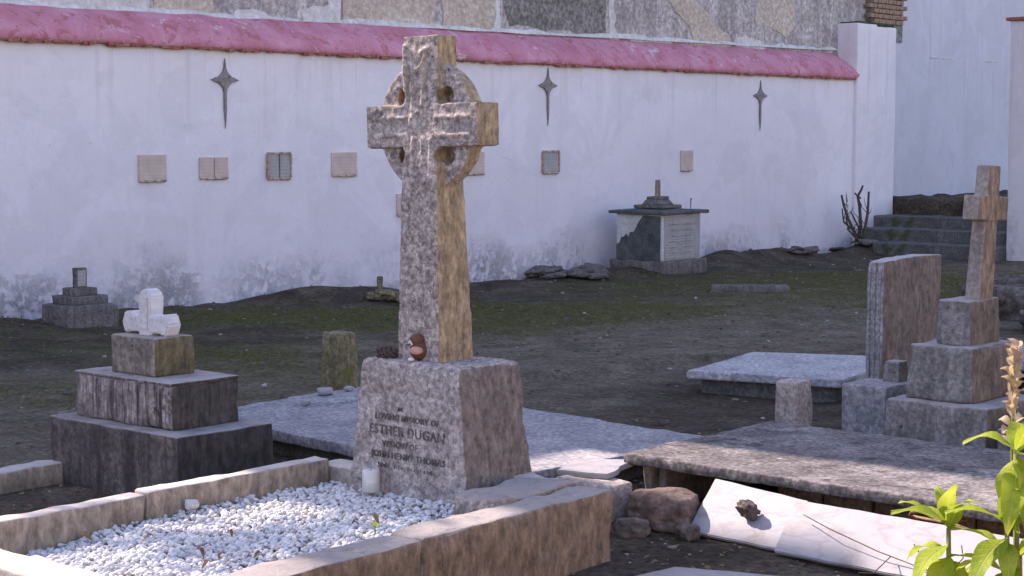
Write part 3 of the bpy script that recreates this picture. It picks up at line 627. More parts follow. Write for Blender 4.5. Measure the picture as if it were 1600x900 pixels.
# inscription, dark worn letters following the battered face
def text_mesh(body, size, depth=.004, sx=1.):
    cu = bpy.data.curves.new('txt', 'FONT'); cu.body = body; cu.size = size; cu.extrude = depth; cu.align_x = 'CENTER'; cu.align_y = 'CENTER'; cu.resolution_u = 3; cu.space_character = 1.08; cu.offset = .0006
    to = bpy.data.objects.new('txt', cu); COL.objects.link(to); dg = bpy.context.evaluated_depsgraph_get(); dg.update()
    me = bpy.data.meshes.new_from_object(to.evaluated_get(dg)); bpy.data.objects.remove(to); return me
batter = math.atan2(.22*.14, PH)
def face_y(z): return -(.22*(1 - .14*z/PH)) + .004
for body, zc, size, xo in (('IN', .545, .024, -.045), ('LOVING MEMORY OF', .508, .036, -.005), ('ESTHER DUGAN', .452, .056, -.005), ('WIDOW OF', .396, .036, -.04), ('JOHN HENRY THOMAS', .35, .038, .005)):
    o = link('inscription', text_mesh(body, size), 'letter', ped, (xo, face_y(zc), zc), (R(90) - batter, 0, 0), smooth=False)
st_parts = []
for i in range(26):                                              # lowest line, worn to strokes
    x = -.17 + i*.0125 + random.uniform(-.003, .003); h_ = random.uniform(.008, .022)
    if i in (6, 7, 15, 21): continue
    st_parts.append(box_geo(x, x + random.uniform(.003, .006), -.003, .003, -h_/2, h_/2))
link('worn_line', geo(st_parts), 'letter', ped, (.0, face_y(.305), .305), (-batter, 0, 0), smooth=False)

# Celtic cross head and shaft, fused solid with drilled ring
AZ = 1.711; TZ = 2.08
parts = []
def frustum(x0, y0, z0, x1, y1, z1, cy0=0, cy1=0):
    v = [(sx*x0/2, cy0 + sy*y0/2, z0) for sx, sy in ((-1, -1), (1, -1), (1, 1), (-1, 1))] + [(sx*x1/2, cy1 + sy*y1/2, z1) for sx, sy in ((-1, -1), (1, -1), (1, 1), (-1, 1))]
    return v, [(3, 2, 1, 0), (4, 5, 6, 7), (0, 1, 5, 4), (1, 2, 6, 5), (2, 3, 7, 6), (3, 0, 4, 7)]
parts.append(frustum(.242, .212, PH - .02, .2, .155, 1.60, 0, .0)); parts.append(frustum(.198, .15, 1.58, .192, .118, 1.85)); parts.append(frustum(.192, .118, 1.80, .196, .112, TZ))
parts.append(box_geo(-.314, .314, -.066, .066, AZ - .088, AZ + .088))
rv, rf = [], []; Nn = 56
for y in (-.036, .036):
    for k in range(Nn): rv.append((.268*math.cos(2*math.pi*k/Nn), y, AZ + .268*math.sin(2*math.pi*k/Nn)))
rf = [(k, (k+1) % Nn, Nn + (k+1) % Nn, Nn + k) for k in range(Nn)] + [tuple(reversed(range(Nn))), tuple(range(Nn, 2*Nn))]
parts.append((rv, rf))
def ridge(pts, r_=.0085): parts.append(tube_geo(pts, r_*1.25, 6))
fy = -.060
ridge([(-.075, fy, 2.045), (-.078, fy, 2.0), (-.062, fy, 1.965), (-.035, fy, 1.945), (-.005, fy, 1.95), (.02, fy, 1.975), (.03, fy, 2.01), (.028, fy, 2.03)])
ridge([(-.07, fy, 2.03), (-.04, fy, 2.02), (-.018, fy, 2.0), (-.012, fy, 1.98)]); ridge([(-.012, fy, 1.98), (.005, fy, 2.01), (.03, fy, 2.025), (.055, fy, 2.025)])
ridge([(-.05, fy, 1.94), (-.048, fy, 1.86), (-.043, fy - .004, 1.79), (-.04, fy-.006, 1.75)]); ridge([(.012, fy, 1.94), (.012, fy, 1.86), (.012, fy - .004, 1.79)])
ridge([(-.088, fy, 2.05), (-.09, fy, 1.95), (-.086, fy, 1.87), (-.082, fy, 1.81)], .01); ridge([(-.082, fy, 1.81), (-.11, fy - .004, 1.79), (-.15, fy - .006, 1.785)], .007)
ridge([(-.06, fy - .006, 1.70), (-.055, fy - .006, 1.74), (-.035, fy-.006, 1.765), (-.005, fy-.006, 1.77)])
for za in (1.745, 1.672):
    ridge([(-.28, fy-.006, za), (-.16, fy-.006, za + .003), (-.07, fy-.006, za)], .008); ridge([(.08, fy-.006, za), (.2, fy-.006, za-.003), (.28, fy-.006, za)], .008)
ridge([(-.285, fy-.006, 1.765), (-.25, fy-.006, 1.785), (-.215, fy-.006, 1.775), (-.2, fy-.006, 1.745)], .008)
for xo in (-.04, .015, .06):
    ridge([(xo, -.072, 1.66), (xo, -.074, 1.56), (xo*1.05, -.083, 1.38)], .0075)
cut = []
for sx in (-1, 1):
    for sz in (-1, 1):
        v, f_ = tube_geo([(sx*.122, -.3, AZ + sz*.122), (sx*.122, .022, AZ + sz*.122)], .038, 20); cut.append(geo([(v, f_)]))
# edge losses
parts_me = geo(parts)
cm = remeshed(parts_me, .0055, .0018, 26, 5, cut)
link('cross', cm, 'cross', mon, (-.012, 0, 0), (0, 0, 0)).rotation_euler = (0, R(-1.1), 0)

# ornaments on the pedestal, candle
b = empty('bird_figurine', gp(OC, -.02, -.115, PH + .002), GROT + R(20)); tag(b, 'small brown and pink bird figurine at the foot of the cross shaft', 'figurine')
link('body', rock(.042, .036, .046, 2, .08, 3), 'bird_brown', b, (.006, .008, 0)); link('head', rock(.03, .027, .026, 3, .06, 3), 'bird_brown', b, (.0, -.004, .062))
link('breast', rock(.03, .018, .017, 4, .06, 3), 'bird_pink', b, (.006, -.024, .028)); link('cheek', rock(.011, .009, .012, 5, .05, 2), 'bird_white', b, (-.022, -.020, .062))
link('foot', rock(.013, .015, .008, 6, .05, 2), 'bird_white', b, (-.016, -.03, 0)); link('beak', tube([(-.02, -.021, .008), (-.04, -.031, .004)], [.006, .001], 6), 'bark', [c for c in b.children if c.name.startswith('head')][0])
def cone(name, loc, label):
    ps = []; v0 = rock(.04, .028, .02, 5, .1, 3)
    root = empty(name, loc, GROT + .4); tag(root, label, 'pine cone'); link('core', v0, 'bark', root)
    tmpl = rock(.012, .009, .004, 7, .1, 2)
    for i in range(46):
        a = i*2.4; h_ = (i+.5)/46; x = .045 - .09*h_; rr = .026*math.sin(math.pi*min(.96, max(.08, h_)))**.6 + .006
        y_, z_ = rr*math.cos(a), .022 + rr*.8*math.sin(a)
        if z_ < .003: continue
        link('scale', tmpl, 'bark', root, (x, y_, z_ - .003), (a, .5, 0))
cone('pine_cone', gp(OC, -.19, -.12, PH + .001), 'dark pine cone lying on the pedestal left of the bird figurine')
cd = empty('candle', gp(OC, -.14, -.272, .2), 0); tag(cd, 'white pillar candle in a clear glass at the pedestal foot', 'candle')
link('wax', lathe([(.034, 0), (.036, .004), (.036, .084), (.033, .09), (.012, .087)]), 'wax', cd, (0, 0, .004)); link('wick', tube([(0, 0, .086), (.002, .001, .098)], .0015, 6), 'twig', cd.children[0])
link('glass', lathe([(.041, 0), (.0425, .003), (.0425, .118), (.0405, .118), (.0405, .004), (.01, .003)]), 'glass', cd)
o = link('round_stone', rock(.03, .026, .022, 9, .3, 3, .3), 'tomb_white', None, gp(OC, -.425, -.98, .2), .3); tag(o, 'single larger pale round stone against the left kerb', 'stone')
sp = empty('seedling', gp(OC, .57, -.95, .235), 0); tag(sp, 'tiny green seedling sprouting from the white pebbles by the kerb', 'plant')
link('stem', tube([(0, 0, -.02), (.004, 0, .02), (.002, .003, .045)], [.003, .0025, .0015], 6), 'stem', sp)
def leaf_mesh(L, Wd, curl=.3, fold=.25, nU=9, nV=4, droop=0.):
    v, f = [], []
    for i in range(nU+1):
        u_ = i/nU; w = Wd*(math.sin(math.pi*min(.985, u_**.8)))**.75*.5 + .0006
        x = L*u_*(1 - .1*curl*u_); z = L*(curl*.5*math.sin(u_*math.pi*.7) - droop*u_*u_)
        for j in range(nV+1):
            q = -1 + 2*j/nV; v.append((x, q*w, z + abs(q)*w*fold + .004*L/.1*math.sin(9*u_ + 2*q)*abs(q)))
    f = [(i*(nV+1)+j, (i+1)*(nV+1)+j, (i+1)*(nV+1)+j+1, i*(nV+1)+j+1) for i in range(nU) for j in range(nV)]
    return geo([(v, f)])
for k in range(4): link('leaf', leaf_mesh(.032, .016), 'leaf', sp, (.002, .002, .035 + .003*k), (0, -.4, k*1.6))

for i in range(9):
    x, y = random.uniform(-.35, .6), random.uniform(-1.8, -.3)
    o = link('dead_leaf', leaf_mesh(random.uniform(.03, .06), random.uniform(.012, .025), 1.2, .8, 6, 2), 'dry', None, gp(OC, x, y, bed(x, y) + .014), (random.uniform(-.5, .5), random.uniform(-.3, .3), random.uniform(0, 6))); tag(o, 'small curled brown dead leaf among the white pebbles', 'dead leaf', 'dead leaves on the pebbles')
# ------------------------------------------------------------------ left three-tier monument with broken white cross
LC = (-1.70, 8.25)
lm = empty('tiered_monument', (LC[0], LC[1], 0), GROT); tag(lm, 'dark three-tier stone plinth carrying a broken white cross', 'grave monument')
link('lower_tier', rblock(1.0, .57, .345, r=.012, res=.04, amp=.004, seed=1, chip=.012), 'tier_dark', lm, (0, 0, -.03))
link('middle_tier', rblock(.745, .40, .215, r=.012, res=.035, amp=.005, seed=2, chip=.02), 'tier_mid', lm, (-.02, 0, .312))
link('cap_slab', rblock(.752, .405, .012, r=.005, res=.03, amp=.003, seed=5, chip=.02), 'tier_mid', lm, (-.02, 0, .524))
link('upper_tier', rblock(.345, .235, .185, r=.012, res=.03, amp=.005, seed=3, chip=.02), 'tier_top', lm, (-.045, 0, .536))
hf = [(.0, .942), (.03, .934), (.038, .92), (.05, .905), (.047, .812), (.112, .814), (.122, .828), (.142, .826), (.15, .8), (.16, .778), (.151, .748), (.14, .724), (.12, .722), (.11, .733), (.05, .733), (.05, .712)]
wcm = prism(list(reversed(hf)) + [(-x, z) for x, z in hf[1:]], .085, .007)
for v in wcm.vertices:
    if v.co.z > -1 and .70 < v.co.y < .84: v.co.x *= 1.12 if abs(v.co.x) > .06 else .9
wcx = link('broken_cross', wcm, 'wm', lm, (-.05, .0425, 0), (R(90), 0, 0), smooth=False)
link('raised_panel', prism([(-.028, .75), (.028, .75), (.028, .905), (0, .92), (-.028, .905)], .008, .003), 'wm', wcx, (0, 0, .086), smooth=False)
o = link('kerb_stone', rblock(.12, 1.6, .125, r=.015, res=.05, amp=.008, seed=8, chip=.02), 'kerb_pale', None, gp((-2.33, 8.22), 0, -.35, -.03), GROT); tag(o, 'low pale kerb stone at the left edge behind the dark plinth', 'kerb')

# ------------------------------------------------------------------ flat ledger slabs in the middle
ML = [(-1.49, 9.18), (.05, 7.55), (.965, 8.74), (-.575, 10.37)]
mc = (sum(p[0] for p in ML)/4, sum(p[1] for p in ML)/4)
ang = math.atan2(ML[1][1]-ML[0][1], ML[1][0]-ML[0][0])
def toloc(p, c, a): d = (p[0]-c[0], p[1]-c[1]); return (d[0]*math.cos(a)+d[1]*math.sin(a), -d[0]*math.sin(a)+d[1]*math.cos(a))
q = [toloc(p, mc, ang) for p in ML]; Lx = q[1][0]-q[0][0]; Ly = q[3][1]-q[0][1]
def ripple(v, n_): return Vector((0, 0, .005*nz(v, 1.6, 3) + .003*nz(v, 7, 6))) if n_.z >= 0 else Vector((0, 0, 0))
ls = empty('ledger_slab', (mc[0], mc[1], 0), ang); tag(ls, 'large pale flat ledger slab passing behind the Celtic cross pedestal', 'grave slab')
link('slab', rblock(Lx, Ly, .058, r=.008, res=.04, amp=.004, seed=2, chip=.015, disp=ripple), 'slab_mid', ls, (0, 0, .09))
link('footing', rblock(Lx - .16, Ly - .16, .14, r=.02, res=.1, amp=.01, seed=3), 'brown_panel', ls, (0, 0, -.045))
o = link('kerb_slab', rblock(.36, 1.9, .12, r=.015, res=.05, amp=.01, seed=12, chip=.02, disp=ripple), 'slab_mid', None, (-1.32, 9.98, 0), R(-37)); tag(o, 'narrow bluish grey kerb slab behind the large flat ledger slab', 'grave slab')
for i, (px_, py_, sz_) in enumerate(((-1.13, 10.35, .05), (-1.0, 10.5, .035), (-1.2, 9.95, .04))):
    o = link('white_fragment', rock(sz_, sz_*.7, sz_*.5, i+20, .3, 3, .4), 'marble', None, (px_, py_, .117), i); tag(o, 'small white stone chip lying on the narrow kerb slab', 'stone', 'white chips on the kerb slab')
def post(name, c, w0, d0, h, top, mat, label, cat, seed, tilt=(0, 0)):
    o = link(name, rblock(w0, d0, h, top=top, r=.014, res=.025, amp=.007, seed=seed, chip=.02), mat, None, (c[0], c[1], -.03), (tilt[0], tilt[1], GROT)); return tag(o, label, cat)
post('stone_post', (-1.115, 11.12), .20, .19, .45, (.8, .8), 'moss_post', 'short mossy tapering stone post left of the Celtic cross', 'post', 2)
post('stone_stub', (1.60, 9.72), .15, .20, .33, (.9, .9), 'stub', 'short pinkish tapered stone stub before the right headstone', 'post', 6)

# ------------------------------------------------------------------ broken box tomb on the right
TC = (1.34, 7.66)   # placed so that the slab's left corner lies beside the kerbed grave
SR = [(.49, 7.74), (1.93, 6.45), (2.76, 7.34), (1.32, 8.63)]
sc_ = (sum(p[0] for p in SR)/4, sum(p[1] for p in SR)/4); sa = math.atan2(SR[1][1]-SR[0][1], SR[1][0]-SR[0][0])
q = [toloc(p, sc_, sa) for p in SR]; SLx = q[1][0]-q[0][0]; SLy = q[3][1]-q[0][1]
tb = empty('collapsed_tomb', (sc_[0], sc_[1], 0), sa); tag(tb, 'collapsed box tomb with heavy lichened grey lid slab at right', 'tomb')
link('lid_slab', rblock(SLx, SLy, .048, r=.007, res=.03, amp=.005, seed=7, chip=.012, disp=ripple), 'grey_slab', tb, (0, 0, .195))
link('end_panel', rblock(.035, SLy*.86, .21, r=.008, res=.06, amp=.003, seed=2), 'brown_panel', tb, (-SLx/2 + .16, .0, -.02))
link('end_panel_edge', rblock(.045, .05, .27, r=.008, res=.04, amp=.004, seed=4), 'kerb_pale', tb, (-SLx/2 + .05, -SLy/2 + .17, -.05), (.25, .10, 0))
link('back_panel', rblock(SLx*.86, .05, .21, r=.008, res=.06, amp=.003, seed=5), 'brown_panel', tb, (0, SLy/2 - .1, -.02))
link('inner_wall', rblock(SLx*.6, .10, .17, r=.01, res=.06, amp=.006, seed=6), 'soil', tb, (.2, -SLy/2 + .42, -.02))
bk = rblock(.22, .1, .07, r=.008, res=.05, amp=.004, seed=9)
for i in range(5):
    for j in range(2): link('brick', bk, 'brick', tb, (-.28 + i*.235 + .1*j, -SLy/2 + .29 + random.uniform(-.01, .01), .0 + j*.083), (0, 0, random.uniform(-.04, .04)))
for i, (x, l_) in enumerate(((.52, .05), (.66, .07))):
    link('wire_tie', tube([(x + .03, .12 - SLy/2, .165), (x, -SLy/2 - .01, .16), (x - .02, -SLy/2 - .03, .175), (x - .01, -SLy/2 - .035, .19), (x + .01, -SLy/2 - .03, .188)], .006, 8), 'rust', tb)
link('bent_rod', tube([(.5, -SLy/2 + .0, .165), (.68, -SLy/2 + .005, .158), (.9, -SLy/2 + .01, .12)], .006, 8), 'rust', tb)

def plate(name, quad, th, mat, label, cat, rough=.008, seed=1, outline=None):
    """flat broken plate leaning between four 3-D corners (bottom-left, bottom-right, top-right, top-left)"""
    a, b_, c_, d_ = [Vector(p) for p in quad]; ux = (b_ - a).normalized(); nrm = ux.cross(d_ - a).normalized(); uy = nrm.cross(ux)
    pts = outline or [((p - a).dot(ux), (p - a).dot(uy)) for p in (a, b_, c_, d_)]
    me = prism(pts, th, .004, rough, seed, .05)
    o = link(name, me, mat, None, a, 0, smooth=False)
    o.rotation_euler = Matrix((ux, uy, nrm)).transposed().to_euler(); return tag(o, label, cat)
plate('fallen_marble', [(.745, 7.16, .0), (1.10, 6.80, .0), (1.22, 6.98, .17), (.885, 7.36, .185)], .022, 'marble', 'white marble panel leaning on the tomb with a dry leaf on it', 'marble panel', .004, 2)
plate('fallen_marble', [(1.055, 6.80, .0), (1.84, 6.06, .0), (1.98, 6.22, .16), (1.17, 6.97, .175)], .022, 'marble', 'longer white marble panel leaning under the lid, behind the sage leaves', 'marble panel', .004, 3)
o = link('boulder', rock(.17, .13, .098, 4, .16, 5, .35), 'boulder', None, (.655, 7.30, -.025), -.5); tag(o, 'squarish reddish brown boulder in front of the collapsed tomb', 'boulder')
o = link('boulder', rock(.08, .06, .05, 14, .25, 4, .2), 'rock', None, (.50, 7.12, -.02), .2); tag(o, 'dark stone at the left foot of the reddish boulder', 'stone')
o = link('boulder', rock(.05, .05, .04, 15, .25, 4, .2), 'rock', None, (.73, 7.06, -.015), .7); tag(o, 'small dark stone at the right foot of the reddish boulder', 'stone')
# rubble between ledger slab and tomb
plate('marble_fragment', [(.20, 7.62, .16), (.42, 7.50, .165), (.56, 7.78, .175), (.30, 7.86, .17)], .025, 'marble', 'broken white marble fragment lying between the two slabs', 'marble fragment', .02, 4)
o = link('rubble_block', rblock(.30, .20, .19, r=.015, res=.04, amp=.012, seed=4, chip=.03), 'stub', None, (.36, 7.52, -.03), GROT - .1); tag(o, 'grey stone block under the white marble fragment behind the kerb', 'stone block')
o = link('rubble_block', rblock(.20, .14, .16, r=.015, res=.04, amp=.02, seed=6, chip=.05), 'rock', None, (.14, 7.36, -.03), GROT + .2); tag(o, 'dark broken stone block just behind the kerb corner', 'stone block')
o = link('fallen_slab', prism([(0, 0), (.55, -.25), (.8, .02), (.25, .22)], .045, .008, .015, 3), 'marble', None, (.37, 6.26, -.012), 0); tag(o, 'corner of a white slab lying on bare soil in the foreground', 'grave slab')
def dryleaf(loc, label, L=.09, rot=(0, 0, 0)):
    o = link('dry_leaf', leaf_mesh(L, L*.6, 1.0, .8, droop=-.3), 'dry', None, loc, rot); return tag(o, label, 'dead leaf')
o = link('dry_leaf', rock(.05, .03, .035, 33, .5, 4), 'rock', None, (.985, 7.055, .108), (.8, .3, -.6)); tag(o, 'curled grey dead leaf on the white marble panel', 'dead leaf')

# ------------------------------------------------------------------ right: stepped cross monument and headstone
RC = (2.45, 9.33)
rm = empty('stepped_cross_monument', (RC[0], RC[1], 0), GROT); tag(rm, 'brown stone cross leaning on a three-tier stepped base at right', 'grave monument')
link('lower_tier', rblock(.62, .66, .29, r=.02, res=.04, amp=.008, seed=3, chip=.03, top=(.98, .98)), 'right_stone', rm, (0, .02, -.03))
link('middle_tier', rblock(.40, .50, .30, r=.02, res=.035, amp=.006, seed=4, chip=.025, top=(.94, .96)), 'right_stone', rm, (-.02, .02, .258))
link('upper_tier', rblock(.205, .36, .245, r=.012, res=.03, amp=.005, seed=5, chip=.02, top=(.92, .94)), 'right_stone', rm, (.02, .02, .554))
crx = [frustum(.088, .16, .78, .076, .135, 1.52), box_geo(-.046, .046, -.178, .178, 1.226, 1.356)]
cxm = remeshed(geo(crx), .006, .0015, 16, 4)
o = link('cross', cxm, 'right_cross', rm, (.03, .02, .0), (R(-2.4), R(2.2), 0))
hs = empty('headstone', (2.40, 10.52, 0), GROT); tag(hs, 'upright brown streaked headstone with curved top beside the stepped cross', 'headstone')
def arch(p): f = max(0., (p.z - .3)/.5); return Vector((p.x, p.y, p.z + .010*f*(1 - (p.y/.36)**2) + .012*f*p.y))
link('tablet', rblock(.115, .73, .77, r=.01, res=.03, amp=.005, seed=3, chip=.015, warp=arch), 'headstone', hs, (0, 0, .17))
for i in range(3): link('flute', rblock(.012, .012, .72, r=.004, res=.06, amp=.002, seed=i), 'slab_mid', hs, (-.036 + i*.034, -.366, .18))
link('plinth', rblock(.3, .86, .22, r=.015, res=.05, amp=.006, seed=6), 'right_stone', hs, (0, 0, -.03))
o = link('stone_block', rblock(.28, .3, .32, r=.012, res=.04, amp=.004, seed=8), 'slab_mid', None, (2.06, 9.68, -.03), GROT); tag(o, 'blue grey stone block at the left foot of the stepped cross', 'stone block')
o = link('stone_block', rblock(.11, .12, .12, r=.012, res=.03, amp=.004, seed=9, top=(.85, .85)), 'right_stone', None, (2.18, 9.74, .287), GROT); tag(o, 'small grey block on top of the blue grey block', 'stone block')
for i, (c_, w, h_, z_) in enumerate((((2.56, 8.82), .09, .19, .2), ((2.68, 8.9), .10, .16, .5), ((2.80, 8.98), .08, .18, .1))):
    o = link('propped_stone', rblock(w, .1, h_, r=.01, res=.03, amp=.008, seed=i), 'right_stone', None, (c_[0], c_[1], -.02), GROT + z_); tag(o, 'small brown stone propped against the right foot of the stepped cross', 'stone', 'stones propped by the stepped cross')
o = link('stone_block', rblock(.26, .3, .33, r=.012, res=.04, amp=.006, seed=11), 'stub', None, (2.84, 8.63, -.03), GROT); tag(o, 'brown stone block at the right edge behind the flower spike', 'stone block')
# ledger further back
SB = [(1.06, 10.46), (2.04, 9.6), (3.4, 11.1), (2.42, 11.96)]
sl2 = empty('ledger_slab', (0, 0, 0), 0); tag(sl2, 'whitish speckled flat ledger slab behind the stone stub', 'grave slab')
def poly_slab(parent, pts, z0, th, mat, name, seed): return link(name, prism(pts, th, .008, .012, seed), mat, parent, (0, 0, z0), smooth=False)
SB = [(1.14, 11.22), (2.08, 10.76), (2.75, 11.95), (1.72, 12.25)]
poly_slab(sl2, SB, .10, .05, 'slab_pale' if 'slab_pale' in M else 'slab_mid', 'slab', 3)
poly_slab(sl2, [(1.24, 11.27), (2.05, 10.86), (2.66, 11.9), (1.74, 12.18)], -.05, .149, 'back_stone', 'footing', 4)
o = link('ledger_slab', prism([(3.05, 11.4), (4.3, 10.8), (4.8, 11.8), (3.5, 12.4)], .06, .008, .012, 6), 'slab_mid', None, (0, .2, .12), 0, smooth=False); tag(o, 'pale slab edge showing at the right edge behind the stepped cross', 'grave slab')
for i, (x, y, s_) in enumerate(((4.9, 16.2, .42), (5.4, 15.4, .5), (5.0, 17.4, .45), (5.6, 16.6, .55), (4.75, 15.0, .35))):
    o = link('rubble_rock', rock(s_, s_*.8, s_*.45, i+50, .35, 4, .3), 'rock', None, (x, y, -.12), i); tag(o, 'dark rough rock heaped at the right edge below the end wall', 'rock', 'rock heap at the right edge')

# ------------------------------------------------------------------ far objects along the wall
bl = empty('stepped_tombstone', (-3.87, 15.42, 0), GROT); tag(bl, 'small grey stepped tomb with an upright tablet against the wall at far left', 'grave monument')
link('lower_tier', rblock(.44, .52, .25, r=.012, res=.05, amp=.008, seed=1, chip=.02), 'back_stone', bl, (0, 0, -.05))
link('middle_tier', rblock(.32, .38, .075, r=.01, res=.05, amp=.006, seed=2), 'back_stone', bl, (0, 0, .198)); link('upper_tier', rblock(.2, .24, .07, r=.01, res=.04, amp=.005, seed=3), 'back_stone', bl, (0, 0, .271))
link('tablet', rblock(.06, .115, .18, r=.008, res=.03, amp=.003, seed=4), 'back_stone', bl, (0, 0, .338)); link('tablet_face', rblock(.006, .085, .14, r=.002, res=.03, amp=.001, seed=5), 'inscribed', bl, (.031, 0, .355))
bt = empty('box_tomb', (1.835, 21.6, .05), GROT); bt.scale = (.94, .94, .94); tag(bt, 'square box tomb with broken slate side against the white wall', 'tomb')
link('base', rblock(.90, .98, .2, r=.02, res=.06, amp=.012, seed=2, chip=.03), 'back_stone', bt, (0, 0, -.06))
link('chest', rblock(.75, .87, .61, r=.015, res=.06, amp=.004, seed=3), 'tomb_white', bt, (0, 0, .135))
o = link('broken_slate', prism([(-.36, 0), (.35, 0), (.35, .58), (.08, .59), (.0, .5), (-.04, .42), (-.09, .36), (-.13, .37), (-.17, .29), (-.2, .34), (-.24, .3), (-.28, .3), (-.31, .22), (-.36, .2)], .02, .003, .006, 3), 'slate', bt, (0, -.436, .14), (R(90), 0, 0), smooth=False)
link('inscribed_panel', rblock(.022, .78, .56, r=.005, res=.05, amp=.004, seed=6), 'inscribed', bt, (.382, .0, .155))
for i in range(6): link('worn_line', rblock(.004, .6 - .08*(i % 3), .02, r=.001, res=.03, amp=.004, freq=30, seed=i), 'plaque_dim', bt, (.394, -.02, .63 - i*.075 - .03))
link('lid', rblock(.92, 1.02, .045, r=.02, res=.06, amp=.008, seed=7, warp=lambda p: Vector((p.x, p.y, p.z + .02*(1 - (abs(p.x)/.5)**2)*(1-(abs(p.y)/.55)**2)))), 'slate', bt, (0, 0, .742))
link('cap_step', rblock(.46, .46, .045, r=.012, res=.05, amp=.006, seed=8), 'back_stone', bt, (-.02, 0, .812)); link('cap_step', rblock(.32, .32, .075, r=.02, res=.04, amp=.006, top=(.7, .7), seed=9), 'back_stone', bt, (-.02, 0, .855))
link('cap_step', rblock(.22, .22, .04, r=.015, res=.04, amp=.006, seed=10), 'back_stone', bt, (-.02, 0, .928)); link('broken_upright', rblock(.05, .07, .22, r=.008, res=.03, amp=.004, seed=11, top=(.9, .9)), 'kerb', bt, (-.02, 0, .966))
link('iron_pin', tube([(.3, .3, .8), (.305, .3, .9), (.31, .3, .94)], [.006, .008, .014], 6), 'iron', bt)
def heap(cx, cy, n, spread, s0, s1, label, group, seed, mat='back_stone'):
    g = random.Random(seed)
    for i in range(n):
        x = cx + g.uniform(-spread, spread); y = cy + g.uniform(-spread, spread)*.5; s_ = g.uniform(s0, s1)
        o = link('rough_stone', rock(s_, s_*g.uniform(.6, .9), s_*g.uniform(.16, .36), seed*10+i, .3, 4, .35), mat, None, (x, y, gz(x, y) - s_*.1 + g.random()*.04), (g.uniform(-.2, .2), g.uniform(-.2, .2), g.uniform(0, 3))); tag(o, label, 'stone', group)
heap(.72, 20.75, 9, .38, .12, .25, 'grey stone in the rubble heap left of the box tomb', 'rubble heap by the box tomb', 1)
heap(3.95, 24.2, 5, .28, .12, .2, 'dark stone in the low heap between box tomb and bare shrub', 'stones left of the shrub', 2)
heap(-1.28, 17.7, 5, .2, .08, .17, 'dark mossy stone by the wall just left of the cross shaft', 'stones beside the shaft', 3, 'moss_post')
heap(5.0, 25.6, 5, .35, .1, .16, 'stone at the foot of the bare shrub', 'stones under the shrub', 4)
o = link('stone_post', rblock(.05, .05, .28, r=.01, res=.03, amp=.01, seed=3), 'moss_post', None, (-1.36, 17.75, -.02), .3); tag(o, 'thin mossy stake at the wall beside the cross shaft', 'stake')
o = link('fallen_slab', rblock(.85, .22, .1, r=.02, res=.05, amp=.01, seed=4), 'back_stone', None, (2.62, 18.95, -.03), R(-3)); tag(o, 'long low slab lying on grass in front of the box tomb', 'grave slab')
sh = empty('bare_shrub', (5.12, 25.6, 0), 0); tag(sh, 'bare branching shrub against the wall beside the pier', 'shrub')
for i, pts in enumerate(([(0, 0, -.05), (-.02, 0, .25), (-.14, .0, .5), (-.21, .02, .72), (-.24, .02, .85)], [(0, 0, .1), (.05, 0, .4), (.03, .02, .68), (.0, .02, .83), (.05, 0, .93), (.07, 0, .99)], [(.01, 0, .05), (.1, -.02, .3), (.15, 0, .6), (.16, 0, .9)],
                        [(-.05, 0, .32), (-.2, .02, .45), (-.23, 0, .65)], [(.03, .0, .35), (-.06, 0, .52), (-.1, 0, .6)], [(.04, 0, .8), (-.05, 0, .88)], [(0, 0, .2), (-.12, 0, .32), (-.17, 0, .5), (-.16, 0, .58)])):
    link('branch', tube(pts, [(.028 if i < 3 else .016)*(1 - .55*k/len(pts)) for k in range(len(pts))], 7), 'twig', sh)
for i in range(16):
    a_ = random.uniform(0, 6.3); z_ = random.uniform(.3, .8); x_ = random.choice((-.17, .04, .13)) + random.uniform(-.03, .03); l_ = random.uniform(.08, .2)
    link('twig', tube([(x_, 0, z_), (x_ + l_*.5*math.cos(a_), l_*.3*math.sin(a_), z_ + l_*.5), (x_ + l_*.7*math.cos(a_), l_*.4*math.sin(a_), z_ + l_)], [.007, .005, .002], 5), 'twig', sh)
lf = leaf_mesh(.07, .035, nU=4, nV=2)
for i in range(26): link('leaf', lf, 'grass', sh, (random.uniform(-.15, .1), random.uniform(-.08, .05), random.uniform(.08, .45)), (random.uniform(-1, 1), random.uniform(-1, 1), random.uniform(0, 6)))

# ------------------------------------------------------------------ sage plants in the foreground
def shrub(name, root, label, tops, L, seed, spike=None, low=6):
    g = random.Random(seed); r_ = empty(name, (*root, 0), 0); tag(r_, label, 'plant')
    meshes = [leaf_mesh(L*k, L*k*.36, c_, .22, 10, 4, d_) for k, c_, d_ in ((1, .3, .1), (.85, .5, .3), (1.12, .25, .45), (.7, .6, .0))]
    for (tx, ty, tz, specs) in tops:
        pts = [Vector((0, 0, -.03)), Vector((tx*.35, ty*.35, tz*.4)), Vector((tx*.8, ty*.8, tz*.8)), Vector((tx, ty, tz))]
        stm = link('stem', tube(pts, [.009, .0075, .006, .004], 8), 'stem', r_)
        for (k, az, pitch, h_) in specs:
            p = Vector((tx, ty, tz)) + Vector((0, 0, h_)); base = pts[2].lerp(pts[3], max(0, min(1, 1 + h_/(.2*tz)))) if h_ < 0 else p
            link('leaf', meshes[k], 'leaf', stm, base, (g.uniform(-.25, .25), -pitch, az))
        for i in range(low):
            f = g.uniform(.25, .75); p = pts[0].lerp(pts[2], f); link('leaf', meshes[g.randrange(4)], 'leaf', stm, p, (g.uniform(-.4, .4), -g.uniform(-.4, .6), g.uniform(0, 6.28)))
    return r_
PI = math.pi
